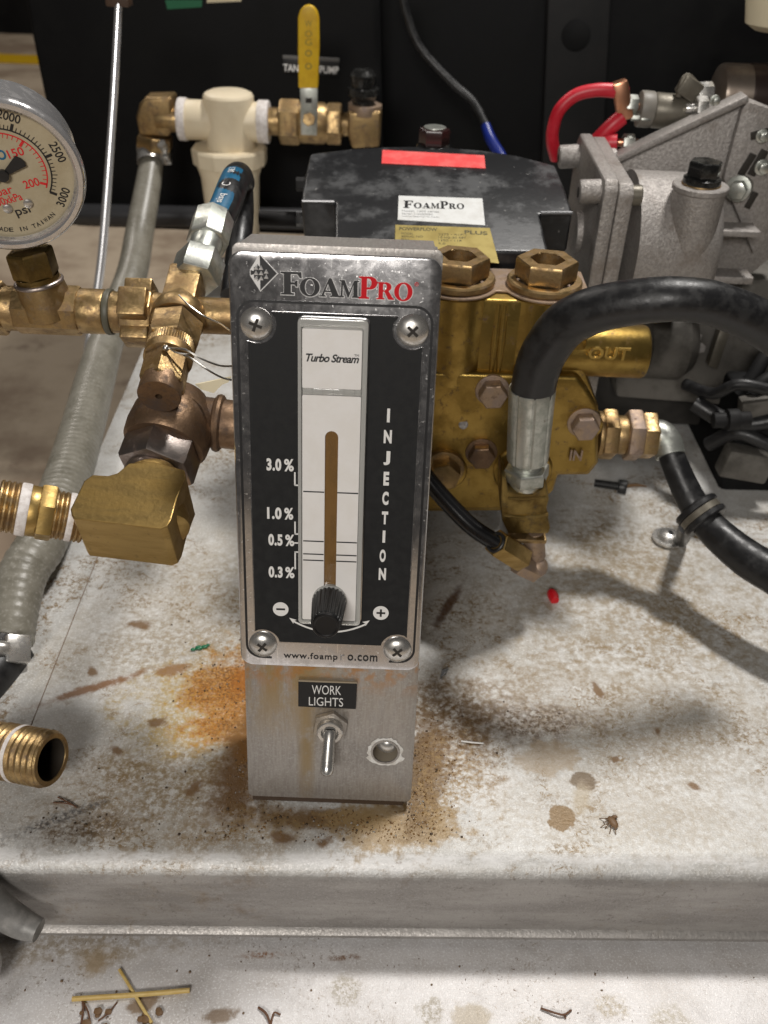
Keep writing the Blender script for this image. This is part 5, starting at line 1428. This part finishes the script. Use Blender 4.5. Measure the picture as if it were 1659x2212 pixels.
b.box(P(*Z3(1195, 520), 632), 14, 8, 12, Matrix.Rotation(.5, 3, 'Y'), bev=1.5); b.tube([P(*Z3(1130, 570), 632), P(*Z3(1150, 490), 630), P(*Z3(1185, 450), 630), P(*Z3(1235, 500), 632), P(*Z3(1250, 570), 634)], 2.0, n=10)
b.obj('terminal_clip', M['cast_dark'], so)
b = B(); b.hexa(P(*Z3(1240, 545), 634), P(*Z3(1330, 540), 634), 6, rot=.3); b.rod(P(*Z3(1170, 640), 630), P(*Z3(1330, 635), 630), 3.2); b.hexa(P(*Z3(1230, 632), 628), P(*Z3(1300, 630), 628), 6.5, rot=.3); b.obj('terminal_nut', M['steel'], so)
rc = thing('red_cable', 'thick red battery cable looping from the upper solenoid terminal', 'cable', P(*Z3(400, 900), 640))
b = B(); b.tube([P(*Z3(820, 545), 634), P(*Z3(760, 535), 632), P(*Z3(640, 532), 632), P(*Z3(520, 565), 634), P(*Z3(430, 650), 636), P(*Z3(392, 760), 640), P(*Z3(390, 850), 644), P(*Z3(410, 930), 650)], [41*.3667*mpp(P(1300, 200, 634))]*2 + [38*.3667*mpp(P(1300, 200, 634))]*6, n=22); b.obj('cable', M['red_cable'], rc)
b = B(); b.box(P(*Z3(800, 590), 633), 10, 9, 24, Matrix.Rotation(-.35, 3, 'Y'), bev=2); b.obj('lug', M['copper'], rc)
rc2 = thing('red_cable', 'short red boot cable on the lower solenoid terminal', 'cable', P(*Z3(640, 870), 640))
b = B(); b.tube([P(*Z3(800, 690), 634), P(*Z3(740, 740), 634), P(*Z3(680, 800), 636), P(*Z3(630, 860), 640)], 46*.3667*mpp(P(1300, 280, 636)), n=20); b.tube([P(*Z3(770, 840), 630), P(*Z3(700, 845), 632), P(*Z3(630, 880), 640)], 48*.3667*mpp(P(1300, 280, 636)), n=20); b.obj('cable', M['red_cable'], rc2)

# dark machinery under the hose arch
ub = thing('motor_mount', 'shadowed dark grey motor mount behind the black hose arch', 'motor mount', P(1500, 950, 640))
M['deep_grey'] = mat('deep grey casting', (.15, .14, .125), .55, .3, (.07, .064, .055), 30, r2=.7, bump=.3)  # darker grey than the other castings
b = B(); b.prism([P(x, y, 640) for x, y in ((1330, 610), (1800, 600), (1800, 860), (1600, 880), (1330, 860))], (0, 60, 0), bev=3); b.obj('body', M['deep_grey'], ub)
b = B(); b.prism([W(x, y, 610) for x, y in ((1180, 780), (1800, 800), (1800, 935), (1180, 905))], (0, 80, 0), bev=3); b.obj('shade_filler', mat('black skid', (.035, .032, .028), .6, 0, (.02, .018, .016), 40), ub)  # dark block added in place of the shade over the deck here
b = B(); b.lathe(P(1385, 740, 628), (1, .1, 0), [(0, 0), (0, 24), (26, 26), (34, 20), (34, 0)], 32); b.obj('hub', M['deep_grey'], ub)
b = B(); b.box(P(1404, 788, 622), 20, 6, 8, Matrix.Rotation(.1, 3, 'Y'), bev=1); b.obj('lug', M['cast'], ub)
b = B(); b.prism([P(x, y, 628) for x, y in ((1530, 790), (1560, 700), (1582, 705), (1550, 800))], (0, 8, 0), bev=1); b.obj('gusset', M['cast_dark'], ub)
for x, y in ((1494, 710), (1500, 728), (1508, 752), (1478, 765)):
    b = B(); b.hexa(P(x, y, 630), P(x + 5, y, 622), 4, rot=.4); b.obj('small_bolt', M['cast'], ub)
b = B(); b.tube([P(1590, 850, 600), P(1625, 815, 600), P(1655, 770, 605), P(1700, 740, 610)], 5, n=12); b.tube([P(1625, 850, 590), P(1645, 828, 590), P(1690, 800, 595)], 5, n=12); b.obj('cable', M['tank_grey'], ub)
b = B(); b.rod(P(1540, 908, 560), P(1620, 905, 560), 5); b.rod(P(1570, 907, 558), P(1595, 906, 558), 7); b.obj('terminal', M['tank_grey'], ub)
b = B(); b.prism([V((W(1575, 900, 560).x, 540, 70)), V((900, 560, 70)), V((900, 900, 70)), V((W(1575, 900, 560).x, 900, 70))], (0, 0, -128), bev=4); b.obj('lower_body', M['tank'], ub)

for pth_, r_ in (([W(1500, 870, 545), W(1560, 905, 535), W(1620, 915, 530), W(1700, 900, 528)], 6), ([W(1530, 960, 540), W(1590, 935, 530), W(1660, 960, 522), W(1720, 1000, 518)], 5), ([W(1480, 830, 560), W(1540, 850, 540), W(1600, 830, 532), W(1690, 850, 528)], 4)):
    b = B(); b.tube(pth_, r_, n=14); b.obj('cable', M['rubber'], ub)
b = B(); b.box(W(1610, 1000, 532), 34, 14, 22, Matrix.Rotation(.15, 3, 'Y'), bev=2); b.box(W(1640, 880, 534), 26, 12, 16, Matrix.Rotation(-.2, 3, 'Y'), bev=2); b.obj('bracket', M['deep_grey'], ub)
# ================================================================== LOOSE THINGS
nd0, nd1 = W(-70, 1607, 274), W(112, 1641, 261)
na_ = (nd1 - nd0).normalized(); nl_ = (nd1 - nd0).length; nr = 62*mpp(nd1)
ln_ = thing('brass_nipple', 'threaded brass pipe nipple with open end at the lower left', 'pipe fitting', G(60, 1690, 0))
nb = lambda t_: nd0 + na_*nl_*t_
b = B(); b.hexa(nb(.02), nb(.42), nr*1.12, .08, rot=.1); b.obj('hex', M['brass'], ln_)
L2 = nl_*.58
pr = [(0, 0), (0, nr*.9)]
kk = 8
for i in range(kk): pr += [(L2*.95*(i + .35)/kk, nr), (L2*.95*(i + .6)/kk, nr), (L2*.95*(i + .98)/kk, nr*.93)]
pr += [(L2*.97, nr*.95), (L2, nr*.90), (L2, nr*.74), (L2 - 1, nr*.72), (L2 - 16, nr*.72), (L2 - 16, 0)]
b = B(); b.lathe(nb(.42), na_, pr, 48); b.obj('thread', M['brass'], ln_)
b = B(); b.lathe(nb(.42) + na_*L2*.34, na_, [(0, nr*.95), (.2, nr*1.012), (2.2, nr*1.012), (2.4, nr*.95)], 48); b.obj('tape_strip', M['tape'], ln_)
b = B(); b.lathe(nb(1.0) - na_*15, na_, [(0, 0), (0, nr*.715), (14.6, nr*.715)], 32); b.obj('bore', mat('dark bore metal', (.05, .04, .03), .5, .5), ln_)

bl = thing('black_bolt', 'small black bolt lying on the deck beyond the pump', 'bolt', G(1315, 1047, 0))
q0, q1 = G(1284, 1043, 3), G(1335, 1051, 3)
b = B(); b.thread(q0, q1, 3.0, 1.5, .5, n=16); b.obj('shank', M['black_plastic'], bl)
b = B(); b.hexa(q1, q1 + (q1 - q0).normalized()*6, 5.2, .1, n=12); b.obj('head', M['black_plastic'], bl)
b = B(); q = G(1350, 1051, .5); b.tube([q, q + V((8, 2, .4)), q + V((16, 1, .2))], [1.6, 1.3, .5], n=8); solo(b.obj('wood_splinter', M['bug']), 'brown splinter lying at the head of the black bolt', 'splinter')

q0, q1 = G(1190, 1277, 1.8), G(1199, 1298, 1.8)
b = B(); b.lathe(q0, q1 - q0, [(-1, 0), (0, 2.2), (2, 3.1), ((q1 - q0).length*.6, 3.3), ((q1 - q0).length, 2.6), ((q1 - q0).length + .8, 0)], 10)
solo(b.obj('plastic_chip', M['red_bit']), 'small red plastic chip lying on the deck right of the panel', 'debris')
b = B()
g0 = G(430, 1399, .8)
for dx, dy, r in ((0, 0, 1.8), (3, 1, 1.4), (-3, -1.5, 1.2), (4.6, 2.4, .9)): b.ball(g0 + V((dx, dy, 0)), r, (1.3, .9, .6), 2)
solo(b.obj('green_chip', M['green']), 'tiny green plastic chip on the deck left of the panel', 'debris')
b = B(); q = G(957, 1457, 1.2)
b.prism([q + V((-2, -2.4, -.6)), q + V((1.2, -1, .4)), q + V((3.2, 3.2, 1.6)), q + V((-.8, 2.4, .8))], (.2, -.2, .6)); b.ball(q + V((-1.2, -3.4, -.4)), .9, sub=1)
solo(b.obj('foil_flake', M['foil']), 'small shiny silver flake on the deck right of the panel', 'debris')
def straw(pts_px, r, label):
    pp = [G(x, y, Z_LOW + r + .2) for x, y in pts_px]
    b = B(); b.tube(pp, r, n=9, sub=4)
    solo(b.obj('straw', M['straw']), label, 'straw', 'dry straws on the lower plate')
straw(((156, 2158), (250, 2152), (330, 2146), (410, 2139)), 1.15, 'long thick yellow straw lying flat on the lower plate')
straw(((258, 2094), (280, 2130), (305, 2172), (328, 2210)), .75, 'thinner straw crossing under the long straw on the lower plate')
def twig(paths, label, z=0.0, m='twig', nm='twig'):
    b = B()
    for pth_, r in paths:
        b.tube([G(x, y, z + .6 + (.8 if 0 < i < len(pth_) - 1 else 0)) for i, (x, y) in enumerate(pth_)], r, n=7, sub=5)
    solo(b.obj(nm, M[m]), label, 'debris')
twig([(((125, 1722), (145, 1732), (166, 1744)), .35), (((115, 1734), (140, 1735), (160, 1740)), .3)], 'thin reddish stem on the deck below the loose brass nipple')
twig([(((176, 2155), (180, 2175), (176, 2212)), .5), (((176, 2158), (190, 2185), (196, 2215)), .4), (((253, 2165), (232, 2190), (212, 2205)), .4)], 'reddish dried stems under the long straw on the lower plate', Z_LOW)
twig([(((558, 2176), (575, 2190), (585, 2215)), .55), (((585, 2212), (592, 2188), (606, 2192)), .45)], 'curled dark stem at the bottom edge of the lower plate', Z_LOW)
twig([(((1168, 2178), (1198, 2188), (1218, 2192), (1234, 2182)), .5), (((1218, 2192), (1222, 2200)), .4)], 'thin bent twig on the lower plate at lower right', Z_LOW)
b = B(); b.tube([G(996, 1601, .6), G(1020, 1604, 1.0), G(1044, 1606, .6)], .4, n=6); solo(b.obj('sliver', M['white_print']), 'tiny white plastic sliver on the deck right of the panel', 'debris')
# dried insect
bg_ = G(1324, 1776, 1.0)
b = B(); b.ball(bg_, 2.1, (1.0, 1.7, .5), 2, Matrix.Rotation(.4, 3, 'Z')); b.ball(bg_ + V((1.4, 3.0, 0)), 1.2, (1.2, .8, .6), 2)
for k in range(7):
    a_ = PI*.8 + k*.36 + rnd.uniform(-.15, .15); q_l = rnd.uniform(.55, 1.1); e_ = bg_ + V((math.cos(a_)*6.5*q_l, math.sin(a_)*6*q_l, -.8)); b.tube([bg_, bg_.lerp(e_, .55) + V((0, 0, 1.1)), e_], .22, n=6, sub=4)
solo(b.obj('dried_bug', M['bug']), 'dried brown bug lying on the deck at right foreground', 'insect')
b = B(); q = G(325, 2195, Z_LOW + 1)
for k in range(9): b.ball(q + V((rnd.uniform(-4, 4), rnd.uniform(-6, 5), rnd.uniform(-.4, .6))), rnd.uniform(.8, 2.2), (1.2, 1, .6), 1)
solo(b.obj('dirt_clump', M['bug']), 'brown wet dirt clump beside the crossed straws', 'debris')
b = B(); q = G(205, 2205, Z_LOW + 1)
for k in range(10): b.ball(q + V((rnd.uniform(-7, 7), rnd.uniform(-4, 4), rnd.uniform(-.4, .6))), rnd.uniform(.8, 2.4), (1.2, 1, .6), 1)
solo(b.obj('dirt_clump', M['bug']), 'brown wet dirt clump at the bottom edge below the long straw', 'debris')
# grey covered pipes in the lower left corner
b = B(); b.lathe(W(-90, 2090, 198), W(38, 2106, 194) - W(-90, 2090, 198), [(0, 0), (0, 10.5), (12, 10.5), (14.5, 9.8), (16.2, 7.5), (16.8, 0)], 36)
o = b.obj('pipe_end', M['grey_sheet']); solo(o, 'scuffed silver rounded pipe end at the lower left edge', 'pipe')
b = B(); b.tube([W(-60, 1915, 215), W(0, 1965, 213), W(45, 1994, 211), W(84, 2010, 209)], [7.5, 7.3, 6.6, 5.2], n=24)
solo(b.obj('grey_sleeve', mat('grey sleeve', (.22, .215, .205), .5, .2, (.32, .31, .295), 140, bump=.5, bscale=200)), 'dull grey tapered sleeve tucked against the deck edge at lower left', 'pipe')

# grit and wet crumbs around the panel foot and on the deck
def crumbs(name, m, spots, n, rmin, rmax, seed, z=0.0, sub=1):
    r = random.Random(seed)
    verts, faces = [], []
    t = bmesh.new(); bmesh.ops.create_icosphere(t, subdivisions=sub, radius=1.0)
    tv = [v.co.copy() for v in t.verts]; tf = [[v.index for v in f.verts] for f in t.faces]; t.free()
    for i in range(n):
        cx, cy, sx_, sy_ = spots[r.randrange(len(spots))]
        x, y = r.gauss(cx, sx_), r.gauss(cy, sy_)
        p_ = moved(x, y, 0 if z == 0 else -42, z); x, y = p_.x, p_.y
        if z == 0 and (y < fy(x) + 1 or (-57 < x < 16 and 262 < y < 302)): continue
        if z < 0 and y > 224: continue
        k = rmin + (rmax - rmin)*r.random()**3
        s3 = (k*r.uniform(.7, 1.4), k*r.uniform(.7, 1.4), k*r.uniform(.5, .9))
        o_ = len(verts)
        verts += [((x + v.x*s3[0])*K, (y + v.y*s3[1])*K, (z + s3[2]*.5 + v.z*s3[2])*K) for v in tv]
        faces += [[q_ + o_ for q_ in f_] for f_ in tf]
    me = bpy.data.meshes.new(name); me.from_pydata(verts, [], faces)
    for p in me.polygons: p.use_smooth = True
    me.materials.append(m)
    o_ = bpy.data.objects.new(name, me); COL.objects.link(o_)
    return tag(o_, kind='stuff')
foot = [(-64, 350, 4, 22), (-20, 326, 26, 5), (22, 345, 5, 22), (30, 380, 10, 30), (5, 320, 18, 6), (-80, 420, 14, 24)]
crumbs('grit', mat('amber grit', (.24, .13, .04), .3, 0, (.12, .06, .02), 200), foot, 2200, .08, .55, 3)
crumbs('grit', mat('dark grit', (.07, .045, .025), .6), foot + [(-95, 345, 30, 24), (80, 408, 24, 14), (-128, 318, 18, 6), (-40, 316, 30, 6), (-110, 460, 30, 30)], 600, .08, .7, 5)
crumbs('droplets', mat('water droplet', (.9, .9, .88), .05, 0, trans=.7), foot + [(-90, 350, 34, 28), (-120, 322, 20, 8)], 380, .10, .5, 9)
crumbs('grit', mat('brown dust', (.18, .12, .07), .7), [(-90, 268, 50, 14), (40, 270, 80, 14), (0, 286, 90, 4)], 120, .12, .6, 11, Z_LOW)
